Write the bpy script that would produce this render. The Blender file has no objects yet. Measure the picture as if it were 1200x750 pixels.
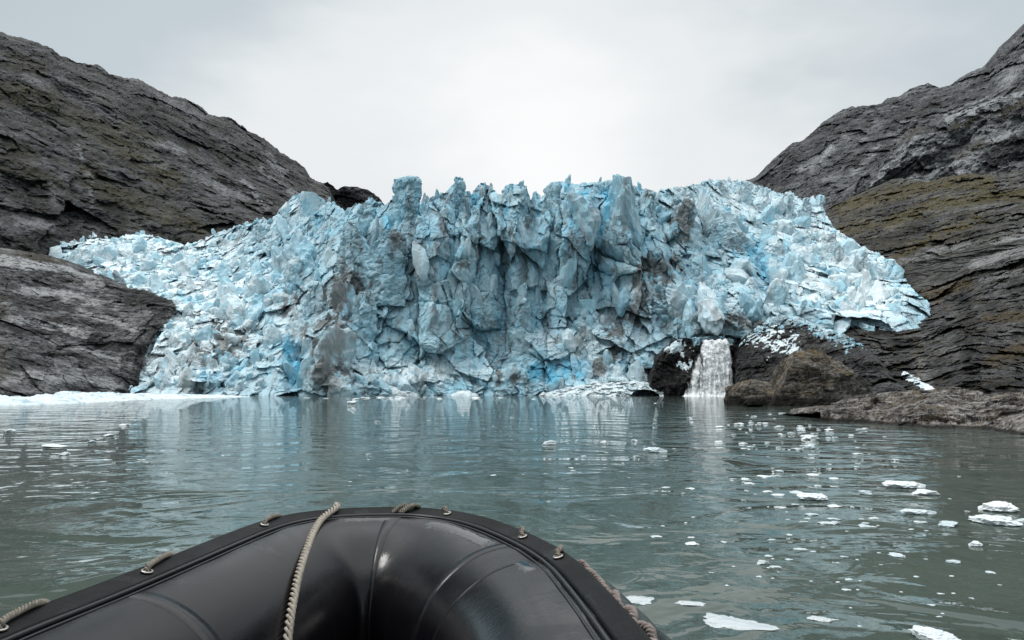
import bpy, bmesh, math, random
import numpy as np

random.seed(11)
RNG = np.random.default_rng(11)
scene = bpy.context.scene
COL = scene.collection
F32 = np.float32

# ------------------------------------------------------------------ camera
W0, H0, FPX = 1200.0, 750.0, 800.0
CAM = np.array([0.0, 0.0, 1.38])
HORIZON = 456.0
TH = math.atan((HORIZON - H0 / 2) / FPX)
CT, ST = math.cos(TH), math.sin(TH)


def ray(px, py):
    px = np.asarray(px, float); py = np.asarray(py, float)
    dx = (px - W0 / 2) / FPX
    dy = (H0 / 2 - py) / FPX
    return np.stack(np.broadcast_arrays(dx, CT - dy * ST, ST + dy * CT), -1)


def at(px, py, Y):
    r = ray(px, py)
    return CAM + r * (np.asarray(Y, float) / r[..., 1])[..., None]


def at_z(px, py, z):
    r = ray(px, py)
    return CAM + r * ((z - CAM[2]) / r[..., 2])[..., None]


def project(P):
    d = np.asarray(P, float) - CAM
    f = d[..., 1] * CT + d[..., 2] * ST
    u = -d[..., 1] * ST + d[..., 2] * CT
    return W0 / 2 + FPX * d[..., 0] / f, H0 / 2 - FPX * u / f


# ------------------------------------------------------------------ noise
def _hash(ix, iy, iz, s):
    n = (ix.astype(np.uint32) * np.uint32(374761393) + iy.astype(np.uint32) * np.uint32(668265263)
         + iz.astype(np.uint32) * np.uint32(1442695041) + np.uint32((s * 2654435761) & 0xffffffff))
    n = (n ^ (n >> np.uint32(13))) * np.uint32(1274126177)
    n = (n ^ (n >> np.uint32(15))) * np.uint32(2246822519)
    return n ^ (n >> np.uint32(16))


def gnoise(p, seed=0):
    p = np.asarray(p, F32)
    i = np.floor(p).astype(np.int64)
    f = (p - i).astype(F32)
    w = f * f * f * (f * (f * 6 - 15) + 10)
    out = 0
    for a in (0, 1):
        wx = w[..., 0] if a else 1 - w[..., 0]
        for b in (0, 1):
            wy = w[..., 1] if b else 1 - w[..., 1]
            for c in (0, 1):
                wz = w[..., 2] if c else 1 - w[..., 2]
                n = _hash(i[..., 0] + a, i[..., 1] + b, i[..., 2] + c, seed)
                gx = (n & 255).astype(F32) / 127.5 - 1
                gy = ((n >> np.uint32(8)) & 255).astype(F32) / 127.5 - 1
                gz = ((n >> np.uint32(16)) & 255).astype(F32) / 127.5 - 1
                out = out + wx * wy * wz * (gx * (f[..., 0] - a) + gy * (f[..., 1] - b) + gz * (f[..., 2] - c))
    return out * 1.1


def fbm(p, o=4, seed=0, gain=.5):
    p = np.asarray(p, F32); r = 0; a = 1.0; t = 0
    for k in range(o):
        r = r + a * gnoise(p * (2.03 ** k) + 7.3 * k, seed + k); t += a; a *= gain
    return r / t * 1.6


def ridged(p, o=4, seed=0, gain=.5):
    p = np.asarray(p, F32); r = 0; a = 1.0; t = 0
    for k in range(o):
        r = r + a * (1 - 2.2 * np.abs(gnoise(p * (2.03 ** k) + 3.1 * k, seed + k))); t += a; a *= gain
    return r / t


def cells(p, seed=0):
    """nearest jittered cell: F1, F2, four random numbers of it, offset from its seed"""
    p = np.asarray(p, F32)
    i = np.floor(p).astype(np.int64)
    sh = p.shape[:-1]
    f1 = np.full(sh, 9, F32); f2 = np.full(sh, 9, F32)
    rid = np.zeros(sh, np.uint32); off = np.zeros(p.shape, F32)
    for a in (-1, 0, 1):
        for b in (-1, 0, 1):
            for c in (-1, 0, 1):
                q = i + np.array([a, b, c])
                n = _hash(q[..., 0], q[..., 1], q[..., 2], seed)
                j = np.stack([(n & 1023), ((n >> np.uint32(10)) & 1023), ((n >> np.uint32(20)) & 1023)], -1).astype(F32) / 1023.
                d = p - (q + j).astype(F32)
                dd = (d * d).sum(-1)
                near = dd < f1
                f2 = np.where(near, f1, np.minimum(f2, dd))
                f1 = np.where(near, dd, f1)
                rid = np.where(near, n, rid)
                off = np.where(near[..., None], d, off)
    m = (rid * np.uint32(2654435769)) ^ (rid >> np.uint32(7))
    R = np.stack([(m >> np.uint32(s)) & 255 for s in (0, 8, 16, 24)], -1).astype(F32) / 255.
    return np.sqrt(f1), np.sqrt(f2), R, off


def smooth(a, b, x):
    t = np.clip((x - a) / (b - a), 0, 1)
    return t * t * (3 - 2 * t)


def spots(px, py, lst):
    r = 0
    for (cx, cy, rx, ry, w) in lst:
        r = r + w * np.exp(-(((px - cx) / rx) ** 2 + ((py - cy) / ry) ** 2))
    return r


def tps(ctrl):
    c = np.array(ctrl, float); X = c[:, :2] / 100.; v = c[:, 2]
    n = len(c)
    def k(r2): return np.where(r2 > 0, r2 * np.log(r2 + 1e-12), 0)
    A = np.zeros((n + 3, n + 3))
    d2 = ((X[:, None] - X[None]) ** 2).sum(-1)
    A[:n, :n] = k(d2) + np.eye(n) * .05
    A[:n, n] = 1; A[:n, n + 1:] = X; A[n, :n] = 1; A[n + 1:, :n] = X.T
    s = np.linalg.solve(A, np.concatenate([v, np.zeros(3)]))
    def f(px, py):
        px, py = np.broadcast_arrays(np.asarray(px, float) / 100, np.asarray(py, float) / 100)
        r = s[n] + s[n + 1] * px + s[n + 2] * py
        for i in range(n):
            r = r + s[i] * k((px - X[i, 0]) ** 2 + (py - X[i, 1]) ** 2)
        return np.clip(r, v.min() * .92, v.max() * 1.1)
    return f


# ------------------------------------------------------------------ mesh helpers
def link(o, parent=None):
    COL.objects.link(o)
    if parent is not None:
        o.parent = parent
    return o


def tag(o, label=None, cat=None, group=None, kind=None):
    if label: o['label'] = label
    if cat: o['category'] = cat
    if group: o['group'] = group
    if kind: o['kind'] = kind
    return o


def empty(name, loc):
    o = bpy.data.objects.new(name, None); o.location = loc; o.empty_display_size = .3
    return link(o)


def mesh_from(name, V, faces, mat, parent=None, origin=None, colors=None, smooth_shade=False):
    """faces: an (n,4) or (n,3) int array or list of arrays"""
    V = np.asarray(V, float).reshape(-1, 3)
    if parent is not None and origin is None:
        origin = np.array(parent.location)
    if origin is not None:
        V = V - np.asarray(origin)
    if not isinstance(faces, list): faces = [faces]
    me = bpy.data.meshes.new(name)
    nl = sum(f.size for f in faces); nf = sum(len(f) for f in faces)
    me.vertices.add(len(V)); me.vertices.foreach_set('co', V.astype(F32).ravel())
    me.loops.add(nl); me.loops.foreach_set('vertex_index', np.concatenate([f.ravel() for f in faces]).astype(np.int32))
    cnt = np.concatenate([np.full(len(f), f.shape[1]) for f in faces])
    st = np.concatenate([[0], np.cumsum(cnt)[:-1]])
    me.polygons.add(nf); me.polygons.foreach_set('loop_start', st.astype(np.int32))
    me.polygons.foreach_set('use_smooth', np.full(nf, smooth_shade))
    me.update(calc_edges=True)
    if colors is not None:
        ca = me.color_attributes.new('Col', 'FLOAT_COLOR', 'POINT')
        c4 = np.ones((len(V), 4), F32); c4[:, :3] = np.asarray(colors).reshape(-1, 3)
        ca.data.foreach_set('color', c4.ravel())
    me.materials.append(mat)
    o = bpy.data.objects.new(name, me)
    if origin is not None and parent is None:
        o.location = origin
    return link(o, parent)


def quads(nu, nv, closed_u=False, closed_v=False, flip=False):
    iu = np.arange(nu if closed_u else nu - 1); iv = np.arange(nv if closed_v else nv - 1)
    a, b = np.meshgrid(iu, iv, indexing='ij')
    a2 = (a + 1) % nu; b2 = (b + 1) % nv
    q = np.stack([a * nv + b, a2 * nv + b, a2 * nv + b2, a * nv + b2], -1).reshape(-1, 4)
    return q[:, ::-1] if flip else q


def poly(pts, x):
    p = np.array(pts, float)
    return np.interp(x, p[:, 0], p[:, 1])


SHEET = {}


def relief(name, top, bot, Yf, step, nv, disp, mat, back=30., jag=0., jagf=.15, seed=1, colf=None, endround=0., parent=None,
           label=None, cat=None, kind=None, group=None, lateral=.35, topround=0., nback=14, backdrop=.12, lift=0.):
    """a solid mass seen from the water: a front sheet of real depth, a top that runs back, ends that turn back"""
    x0, x1 = top[0][0], top[-1][0]
    nu = int((x1 - x0) / step) + 1
    px = np.linspace(x0, x1, nu)
    ty = poly(top, px)
    if jag:
        j = fbm(np.stack([px * jagf, px * 0, px * 0 + seed], -1), 4, seed, .6) * jag
        ty = ty - j
    by = poly(bot, px)
    v = np.linspace(0, 1, nv)
    PX = np.repeat(px[:, None], nv, 1)
    PY = by[:, None] + (ty - by)[:, None] * v[None]
    Y = Yf(PX, PY)
    if topround:
        Y = Y + topround * (1 - np.sqrt(np.clip(1 - v ** 3, 0, 1)))[None]
    if endround:
        e = np.abs(np.linspace(-1, 1, nu)) ** 3
        Y = Y + (endround * (1 - np.sqrt(np.clip(1 - e, 0, 1))))[:, None]
    P = at(PX, PY, Y)
    d = disp(P, PX, PY)
    r = CAM - P; r /= np.linalg.norm(r, axis=-1, keepdims=True)
    P = P + r * (d * (1 - lift))[..., None]
    if lift: P[..., 2] += d * lift * np.minimum(1, v * 6)[None]
    if lateral:
        q = P * (1.0 / max(back * .03, .4))
        lx = fbm(q, 3, seed + 40) * lateral; lz = fbm(q + 31, 3, seed + 50) * lateral
        P[..., 0] += lx; P[..., 2] += lz * .6
    cols = colf(P) if colf else None
    # the top surface running back
    b = back * (np.linspace(0, 1, nback + 1)[1:] ** 1.5)
    T = P[:, -1:, :]
    B = np.repeat(T, nback, 1)
    B[..., 1] += b[None]
    B[..., 2] -= b[None] * backdrop
    nz = fbm(B / max(back * .12, .5), 3, seed + 9) * back * .03
    B[..., 2] += nz * np.minimum(1, b / (back * .2))[None]
    B[..., 0] += (B[..., 0] - T[..., 0].mean()) * 0
    L = B[:, -1:, :].copy(); L[..., 2] = -1.0; L[..., 1] += back * .05
    A = np.concatenate([P, B, L], 1)
    if cols is not None:
        cB = colf(np.concatenate([B, L], 1))
        cols = np.concatenate([cols, cB], 1)
    base = P[nu // 2, 0].copy(); base[2] = max(base[2], -1)
    o = mesh_from(name, A, quads(nu, A.shape[1]), mat, parent, None if parent is not None else base, cols)
    if label or kind: tag(o, label, cat, group, kind)
    SHEET[o.name] = P
    return o


# ------------------------------------------------------------------ material helpers
class NT:
    def __init__(s, name):
        s.m = bpy.data.materials.new(name); s.m.use_nodes = True
        s.t = s.m.node_tree; s.t.nodes.clear()
        s.out = s.n('ShaderNodeOutputMaterial')
        s.b = s.n('ShaderNodeBsdfPrincipled')
        s.t.links.new(s.b.outputs[0], s.out.inputs[0])

    def n(s, typ, **kw):
        nd = s.t.nodes.new(typ)
        for k, v in kw.items(): setattr(nd, k, v)
        return nd

    def l(s, a, b): s.t.links.new(a, b)

    def setin(s, sock, v):
        if hasattr(v, 'is_output'): s.l(v, sock)
        else: sock.default_value = v

    def coord(s, scale=(1, 1, 1), rot=(0, 0, 0), loc=(0, 0, 0), src='Object'):
        tc = s.n('ShaderNodeTexCoord'); mp = s.n('ShaderNodeMapping')
        mp.inputs['Location'].default_value = loc
        mp.inputs['Rotation'].default_value = rot; mp.inputs['Scale'].default_value = scale
        s.l(tc.outputs[src], mp.inputs[0]); return mp.outputs[0]

    def noise(s, vec, scale=1, detail=4, rough=.55, dist=0, out=0):
        nd = s.n('ShaderNodeTexNoise')
        s.l(vec, nd.inputs['Vector']); nd.inputs['Scale'].default_value = scale
        nd.inputs['Detail'].default_value = detail; nd.inputs['Roughness'].default_value = rough
        nd.inputs['Distortion'].default_value = dist
        return nd.outputs[out]

    def ramp(s, fac, stops, interp='LINEAR'):
        r = s.n('ShaderNodeValToRGB'); e = r.color_ramp.elements
        r.color_ramp.interpolation = interp
        while len(e) < len(stops): e.new(.5)
        for x, (p, c) in zip(e, stops):
            x.position = p; x.color = (c[0], c[1], c[2], 1) if hasattr(c, '__len__') else (c, c, c, 1)
        s.l(fac, r.inputs[0]); return r.outputs[0]

    def mix(s, fac, a, b, mode='MIX'):
        m = s.n('ShaderNodeMix', data_type='RGBA', blend_type=mode)
        s.setin(m.inputs[0], fac)
        for k, v in ((6, a), (7, b)):
            s.setin(m.inputs[k], v if hasattr(v, 'is_output') or len(v) == 4 else (*v, 1))
        return m.outputs[2]

    def math(s, op, a, b=0., c=0., clamp=False):
        m = s.n('ShaderNodeMath', operation=op, use_clamp=clamp)
        for k, v in enumerate((a, b, c)): s.setin(m.inputs[k], v)
        return m.outputs[0]

    def bump(s, h, strength=.5, dist=.1, normal=None):
        b = s.n('ShaderNodeBump'); s.l(h, b.inputs['Height'])
        b.inputs['Strength'].default_value = strength; b.inputs['Distance'].default_value = dist
        if normal is not None: s.l(normal, b.inputs['Normal'])
        return b.outputs[0]

    def set(s, **kw):
        for k, v in kw.items(): s.setin(s.b.inputs[k.replace('_', ' ')], v)
        return s.m


def rock_mat(name, scale, tilt, dark, mid, light, moss, moss_amt, rough=.75, tan=None, lightamt=.5, wet=.35, lying=False, marks=False, tide_shade=0.):
    """scale in metres of the large pattern; tilt of the strata in the picture plane"""
    t = NT(name)
    f = 1.0 / scale
    dark, mid, light = [(c[0] * .98, c[1] * 1.01, c[2] * 1.04) if marks else c for c in (dark, mid, light)]
    c = t.coord((f, f, f))
    cs = t.coord((f * .22, f * 1.7, f * 1.9), (.0, tilt * .6, tilt)) if lying else t.coord((f * .22, f * .6, f * 1.9), (0, tilt, 0))
    big = t.noise(c, 1.2, 6, .6)
    strat = t.noise(cs, 2.4, 9, .72, .6)
    fine = t.noise(c, 18, 9, .75)
    finest = t.noise(cs, 22, 7, .72)
    m1 = t.math('ADD', t.math('MULTIPLY', strat, .46), t.math('MULTIPLY', fine, .30))
    m1 = t.math('ADD', m1, t.math('MULTIPLY', finest, .26))
    m1 = t.math('ADD', m1, t.math('MULTIPLY', t.math('SUBTRACT', big, .5), .22))
    col = t.ramp(m1, [(.455, tuple(x * .7 for x in dark)), (.50, mid), (.535, tuple(a * .6 + b * .4 for a, b in zip(mid, light))), (.585, light)])
    # pale scoured streaks along the beds
    pale = t.ramp(t.noise(cs, 5.5, 8, .75, .4), [(.51, 0), (.60, 1)])
    pale = t.math('MULTIPLY', pale, t.ramp(big, [(.46, 0), (.60, lightamt)]))
    col = t.mix(pale, col, tuple(x * 1.25 for x in light))
    blot = t.noise(c, 7, 8, .72)
    col = t.mix(t.ramp(blot, [(.38, .75), (.49, 0)]), col, dark)
    col = t.mix(t.ramp(blot, [(.53, 0), (.64, .55)]), col, light)
    # dark seepage down the face
    st = t.coord((f * 2.2, f * 2.2, f * .18))
    stain = t.ramp(t.noise(st, 3.0, 6, .65), [(.52, 0), (.66, wet)])
    col = t.mix(stain, col, tuple(x * .5 for x in dark))
    if tan:
        tn = t.ramp(t.noise(cs, 1.6, 7, .65, .3), [(.54, 0), (.66, .8)])
        col = t.mix(tn, col, tan)
    if marks:
        vc = t.n('ShaderNodeVertexColor', layer_name='Col'); sm = t.n('ShaderNodeSeparateColor'); t.l(vc.outputs[0], sm.inputs[0])
        tex = t.ramp(m1, [(.45, .25), (.52, 1)])
        col = t.mix(t.math('MULTIPLY', sm.outputs[2], .8), col, tuple(x * .6 for x in dark))
        col = t.mix(t.math('MULTIPLY', sm.outputs[0], tex), col, tuple(min(.42, x * 2.0) for x in light))
    geo = t.n('ShaderNodeNewGeometry'); sx = t.n('ShaderNodeSeparateXYZ'); t.l(geo.outputs['True Normal'], sx.inputs[0])
    up = t.ramp(sx.outputs[2], [(.25, 0), (.7, 1)])
    mn = t.ramp(t.noise(c, 2.6, 8, .7), [(.5 - .04 * moss_amt, 0), (.58, 1)])
    mm = t.math('MULTIPLY', t.math('ADD', t.math('MULTIPLY', up, .88), .12), mn)
    mm = t.math('MULTIPLY', mm, min(1, moss_amt), clamp=True)
    if marks: mm = t.math('ADD', t.math('MULTIPLY', mm, .4), t.math('MULTIPLY', sm.outputs[1], t.ramp(fine, [(.44, 0), (.54, .85)])), clamp=True)
    mcol = t.mix(t.ramp(t.noise(c, 9, 4), [(.4, 0), (.6, 1)]), moss, tuple(a * b for a, b in zip(moss, (1.7, 1.35, .8))))
    col = t.mix(mm, col, mcol)
    if tide_shade:  # wet band by the waterline; its dark also paints in shade low down
        sz = t.n('ShaderNodeSeparateXYZ'); t.l(geo.outputs['Position'], sz.inputs[0])
        zz = t.math('ADD', t.math('DIVIDE', sz.outputs[2], tide_shade), t.math('MULTIPLY', t.math('SUBTRACT', big, .5), 1.6))
        col = t.mix(t.ramp(zz, [(.55, .88), (.95, 0)]), col, tuple(x * .55 for x in dark))
    h = t.math('ADD', t.math('MULTIPLY', strat, .6), t.math('ADD', t.math('MULTIPLY', fine, .4), t.math('MULTIPLY', finest, .4)))
    b = t.bump(h, 1.0, scale * .09)
    return t.set(Base_Color=col, Roughness=rough, Normal=b, Specular_IOR_Level=.12)


def ice_mat():
    t = NT('glacier_ice')
    at_ = t.n('ShaderNodeVertexColor', layer_name='Col')
    c = t.coord()
    n1 = t.noise(c, .9, 8, .7); n2 = t.noise(t.coord((1, 1, .35)), 2.2, 6, .65)
    spk = t.noise(c, 2.4, 6, .75)
    col = t.mix(t.ramp(n1, [(.3, .0), (.7, .5)]), at_.outputs[0], (.72, .80, .83), 'SOFT_LIGHT')
    col = t.mix(t.ramp(n2, [(.35, .35), (.62, 0)]), col, t.mix(.75, col, (.16, .30, .37), 'MULTIPLY'))
    col = t.mix(t.ramp(spk, [(.62, 0), (.78, .32)]), col, (.14, .13, .125))
    h = t.math('ADD', t.math('MULTIPLY', n1, .7), t.math('MULTIPLY', t.noise(c, 4.5, 6, .7), .3))
    return t.set(Base_Color=col, Roughness=.5, IOR=1.31, Normal=t.bump(h, .8, .5), Specular_IOR_Level=.15)


def floe_mat():
    t = NT('floating_ice')
    c = t.coord((1, 1, 1))
    oi = t.n('ShaderNodeObjectInfo')
    n = t.noise(c, 5, 6, .65)
    col = t.ramp(n, [(.3, (.66, .74, .77)), (.5, (.84, .88, .89)), (.7, (.92, .94, .95))])
    col = t.mix(t.math('MULTIPLY', oi.outputs['Random'], .65), col, (.44, .56, .60))
    col = t.mix(t.ramp(t.noise(c, 11, 4), [(.62, 0), (.75, .35)]), col, (.25, .28, .28))
    return t.set(Base_Color=col, Roughness=.3, IOR=1.31, Normal=t.bump(t.noise(c, 9, 5, .6), .5, .06))


def water_mat():
    t = NT('fjord_water')
    # long swell, wind ripples, fine chop, and rings where rain falls
    w1 = t.noise(t.coord((.42, .52, 1), (0, 0, .5)), 1, 3, .5, .9)
    w2 = t.noise(t.coord((1.7, 1.9, 1), (0, 0, -.4)), 1, 3, .5, .9)
    w3 = t.noise(t.coord((5.5, 6.5, 1), (0, 0, .3)), 1, 3, .5, .5)
    calm = t.ramp(t.noise(t.coord((.06, .13, 1)), 1, 3), [(.38, .35), (.62, 1)])
    h = t.math('ADD', t.math('MULTIPLY', w1, .40), t.math('MULTIPLY', t.math('MULTIPLY', w2, .075), calm))
    h = t.math('ADD', h, t.math('MULTIPLY', t.math('MULTIPLY', w3, .014), calm))
    # rings
    v = t.n('ShaderNodeTexVoronoi', feature='F1'); t.l(t.coord((1.0, 1.0, 0)), v.inputs['Vector']); v.inputs['Scale'].default_value = 1.1
    sep = t.n('ShaderNodeSeparateColor'); t.l(v.outputs['Color'], sep.inputs[0])
    rad = t.math('MULTIPLY', sep.outputs[0], .42)
    dd = t.math('SUBTRACT', v.outputs['Distance'], rad)
    env = t.math('POWER', 2.718, t.math('MULTIPLY', t.math('MULTIPLY', dd, dd), -420.))
    ring = t.math('MULTIPLY', t.math('SINE', t.math('MULTIPLY', dd, 120.)), env)
    ring = t.math('MULTIPLY', ring, t.ramp(sep.outputs[1], [(.45, 0), (.55, 1)]))
    h = t.math('ADD', h, t.math('MULTIPLY', ring, .0022))
    murk = t.noise(t.coord((.12, .12, 1)), 1, 4, .6, 1.)
    col = t.ramp(murk, [(.35, (.048, .066, .056)), (.65, (.074, .096, .083))])
    return t.set(Base_Color=col, Roughness=.0, IOR=1.33, Normal=t.bump(h, 1., .30), Specular_IOR_Level=.5)


def fall_mat():
    t = NT('falling_water')
    c = t.coord((2.2, 2.2, .22)); n = t.noise(c, 1.6, 8, .7, .3)
    col = t.ramp(n, [(.34, (.58, .61, .62)), (.46, (.74, .76, .77)), (.58, (.86, .87, .88))])
    a = t.ramp(t.noise(t.coord((2.6, 2.6, .3), loc=(5, 2, 1)), 1.7, 8, .72), [(.33, .1), (.46, 1)])
    at_ = t.n('ShaderNodeVertexColor', layer_name='Col')
    sp = t.n('ShaderNodeSeparateColor'); t.l(at_.outputs[0], sp.inputs[0])
    al = t.math('ADD', a, t.math('SUBTRACT', t.math('MULTIPLY', sp.outputs[0], 2.2), 1.1), clamp=True)
    return t.set(Base_Color=col, Roughness=.6, Alpha=al, Normal=t.bump(n, .6, .3))


def rubber_mat(name, base=(.014, .014, .016), r0=.28, r1=.5, bump=.15, wet=True, spec=.42):
    t = NT(name)
    c = t.coord()
    n = t.noise(c, 3.0, 6, .6); fine = t.noise(c, 70, 4, .6)
    streak = t.noise(t.coord((9, 9, 1.2)), 2, 5, .65)
    col = t.mix(t.ramp(streak, [(.52, 0), (.72, .6)]), base, tuple(x * 2.4 for x in base))
    col = t.mix(t.ramp(t.noise(c, 6, 8, .75), [(.60, 0), (.74, .5)]), col, (.020, .018, .017))
    rr = t.ramp(n, [(.35, r0), (.65, r1)])
    if wet:
        wt = t.ramp(t.noise(c, 5, 5, .6, .5), [(.57, 0), (.60, 1)])
        rr = t.mix(t.math('MULTIPLY', wt, .55), rr, (.08, .08, .08))
    return t.set(Base_Color=col, Roughness=rr, Specular_IOR_Level=spec, Normal=t.bump(t.math('ADD', t.math('MULTIPLY', fine, .25), n), bump, .02))


def plain_mat(name, col, rough=.6, metal=0., nscale=20, var=.35):
    t = NT(name)
    n = t.noise(t.coord(), nscale, 5, .65)
    c = t.mix(t.ramp(n, [(.3, 0), (.7, 1)]), tuple(x * (1 - var) for x in col), tuple(min(1, x * (1 + var)) for x in col))
    return t.set(Base_Color=c, Roughness=rough, Metallic=metal, Normal=t.bump(n, .3, .01))


M_ICE = ice_mat(); M_FLOE = floe_mat(); M_WATER = water_mat(); M_FALL = fall_mat()
M_FOAM = plain_mat('white_foam', (.78, .81, .82), .7, nscale=3, var=.12)
M_SNOW = plain_mat('dirty_snow', (.62, .66, .68), .6, nscale=2.2, var=.3)
M_ML = rock_mat('mountain_rock_west', 22, .50, (.018, .0178, .0182), (.045, .0442, .0448), (.140, .138, .140), (.032, .033, .015), .8, lightamt=.5, marks=True)
M_MR = rock_mat('mountain_rock_east', 22, -.75, (.023, .0235, .025), (.055, .0555, .058), (.20, .202, .206), (.040, .036, .016), .5, lightamt=.9, marks=True)
M_MN = rock_mat('mossy_slope_rock', 13, -.45, (.0145, .0142, .014), (.040, .0388, .0378), (.150, .147, .144), (.058, .052, .014), .8, lightamt=.7, marks=True)
M_WALL = rock_mat('wet_wall_rock', 9, -.3, (.010, .0099, .0099), (.030, .0292, .0286), (.12, .117, .114), (.052, .040, .011), .5, lightamt=.5, rough=.6, marks=True, tide_shade=1.2)
M_SLAB = rock_mat('scoured_slab_rock', 12, .33, (.019, .0187, .0187), (.056, .0545, .0545), (.23, .225, .222), (.034, .028, .010), .3, lightamt=1.0, rough=.65, marks=True, tide_shade=0.9)
M_DOME = rock_mat('dark_wet_rock', 7, .6, (.0075, .0078, .0085), (.0185, .0185, .019), (.085, .085, .086), (.03, .026, .010), .2, lightamt=.5, rough=.5, tide_shade=0.9)
M_BOULDER = rock_mat('lichen_boulder_rock', 3.2, .5, (.016, .0145, .013), (.078, .069, .060), (.26, .24, .215), (.090, .066, .020), .6, lightamt=.8, rough=.7, tide_shade=0.9)
M_LEDGE = rock_mat('banded_ledge_rock', 1.5, -.38, (.011, .0095, .0085), (.070, .061, .054), (.36, .345, .33), (.10, .08, .04), .2, tan=(.13, .098, .062), lightamt=1.0, rough=.6, wet=.2, lying=True, tide_shade=0.16)


# ------------------------------------------------------------------ displacement
def rock_disp(tilt, size, amp, seed, block=1.0, band=1.0, fine=1.0):
    ca, sa = math.cos(tilt), math.sin(tilt)

    def f(P, PX, PY):
        x, y, z = P[..., 0], P[..., 1], P[..., 2]
        a = x * ca + z * sa; b = -x * sa + z * ca
        q = np.stack([a, y, b], -1) / size
        wv = fbm(q * .7, 3, seed + 5)
        big = fbm(q * np.array([.35, .5, .9]), 4, seed)
        gul = ridged(np.stack([q[..., 0] * .5, q[..., 1] * .6, q[..., 2] * 1.2], -1) + wv[..., None] * .3, 4, seed + 70, .55)
        qs = np.stack([q[..., 0] * .35 + wv * .3, q[..., 1] * .8, q[..., 2] * 2.2 + wv * .6], -1)
        led = ridged(qs, 5, seed + 11, .55)
        crk = np.clip(.4 + 2.2 * fbm(q * .9 + 70, 2, seed + 60), 0, 1)
        jn = ridged(np.stack([(q[..., 0] * .5 + q[..., 2] * .9) * 1.3, q[..., 1] * .5, (q[..., 2] * .5 - q[..., 0] * .9) * .25], -1) + wv[..., None] * .25, 4, seed + 80, .55)
        d = big * 1.3 + gul * .6 + led * .34 * band + jn * .55

        def facets(k, fx, fz, h, t, e, w):
            f1, f2, R, off = cells(np.stack([q[..., 0] * fx + wv * w, q[..., 1] * fx, q[..., 2] * fz + wv * w], -1), seed + k)
            return (R[..., 0] - .5) * h + off[..., 0] * (R[..., 1] - .5) * t + off[..., 2] * (R[..., 2] - .35) * t * 1.1 - e * crk * np.exp(-(f2 - f1) / .07)
        d = d + block * (facets(20, .9, 1.35, .55, 1.5, .20, .4) + facets(24, 2.6, 3.2, .24, .66, .07, .6) + facets(28, 6.5, 7.5, .10, .30, .02, .8) + facets(31, 14, 20, .04, .11, .0, 1.))
        qf = np.stack([q[..., 0] * 2.6 + wv * .3, q[..., 1] * 4, q[..., 2] * 8 + wv * .8], -1)
        d = d + ridged(qf, 4, seed + 33, .6) * .10 * band + fbm(q * 7, 4, seed + 30, .6) * .12 * fine
        return amp * d
    return f


def strokes(pale, moss, dark=()):
    """where bare pale slabs, moss and darker tone lie on a slope; each stroke is a polyline and a half width in the photograph"""
    def f(P):
        px, py = project(P)
        sc = 1.0 / (P[..., 1].mean() * .02)
        px = px + fbm(P * sc, 4, 811) * 12; py = py + fbm(P * sc + 20, 4, 812) * 9
        n = fbm(P * sc * 3.5, 5, 813, .65)
        out = np.zeros(P.shape)
        for k, lst in enumerate((pale, moss, dark)):
            m = 0
            for pts, w, g in lst:
                m = np.maximum(m, g * np.clip(seg(px, py, pts, w) * 1.6 + .25, 0, 1))
            out[..., k] = np.clip(m * (.95 + n * 1.3), 0, 1) if len(lst) else 0
        return out
    return f


def seg(px, py, pts, w):
    d = np.full(px.shape, 1e9)
    for (x0, y0), (x1, y1) in zip(pts[:-1], pts[1:]):
        t = np.clip(((px - x0) * (x1 - x0) + (py - y0) * (y1 - y0)) / ((x1 - x0) ** 2 + (y1 - y0) ** 2), 0, 1)
        d = np.minimum(d, np.hypot(px - x0 - t * (x1 - x0), py - y0 - t * (y1 - y0)))
    return 1 - d / w


ML_ST = strokes([([(180, 165), (215, 180)], 5, .8), ([(225, 205), (262, 222), (290, 232)], 5, .7), ([(305, 200), (330, 215), (345, 228)], 4, .8), ([(312, 180), (332, 205)], 3, 1), ([(285, 210), (312, 245)], 3, .9),
                 ([(30, 90), (90, 118), (140, 140)], 5, .5), ([(88, 170), (104, 205), (108, 240)], 2.5, .7), ([(25, 258), (58, 264)], 9, .6), ([(170, 185), (196, 196)], 6, .7), ([(120, 78), (170, 100), (240, 140)], 5, .4), ([(60, 215), (66, 240)], 6, .5)],
                [([(5, 105), (60, 120), (110, 150), (165, 185), (200, 210)], 16, .9), ([(100, 200), (140, 230), (190, 250), (235, 268)], 14, .9), ([(20, 70), (45, 82)], 12, .6), ([(10, 190), (60, 215)], 14, .5), ([(140, 145), (185, 165)], 8, .8), ([(0, 165), (40, 180)], 8, .5)],
                [([(105, 205), (135, 240), (140, 275)], 12, .7), ([(20, 215), (60, 250), (40, 290)], 18, .6), ([(150, 120), (230, 165), (300, 185)], 8, .6)])
SL_ST = strokes([([(0, 305), (60, 312), (120, 335)], 6, .9), ([(20, 340), (80, 345), (140, 360)], 5, .7), ([(10, 372), (60, 380), (100, 392)], 5, .9), ([(60, 400), (130, 418), (160, 430)], 4, .5), ([(10, 445), (90, 440), (130, 452)], 8, .7), ([(90, 365), (160, 385)], 4, .6)],
                [([(0, 296), (40, 300), (75, 308)], 5, .8), ([(0, 410), (8, 440)], 8, .7), ([(0, 350), (10, 370)], 6, .5)],
                [([(150, 345), (190, 358), (185, 380)], 10, .8), ([(60, 385), (120, 402), (170, 410)], 5, .8), ([(0, 425), (60, 425)], 5, .6), ([(20, 355), (70, 362)], 4, .6)])
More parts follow.
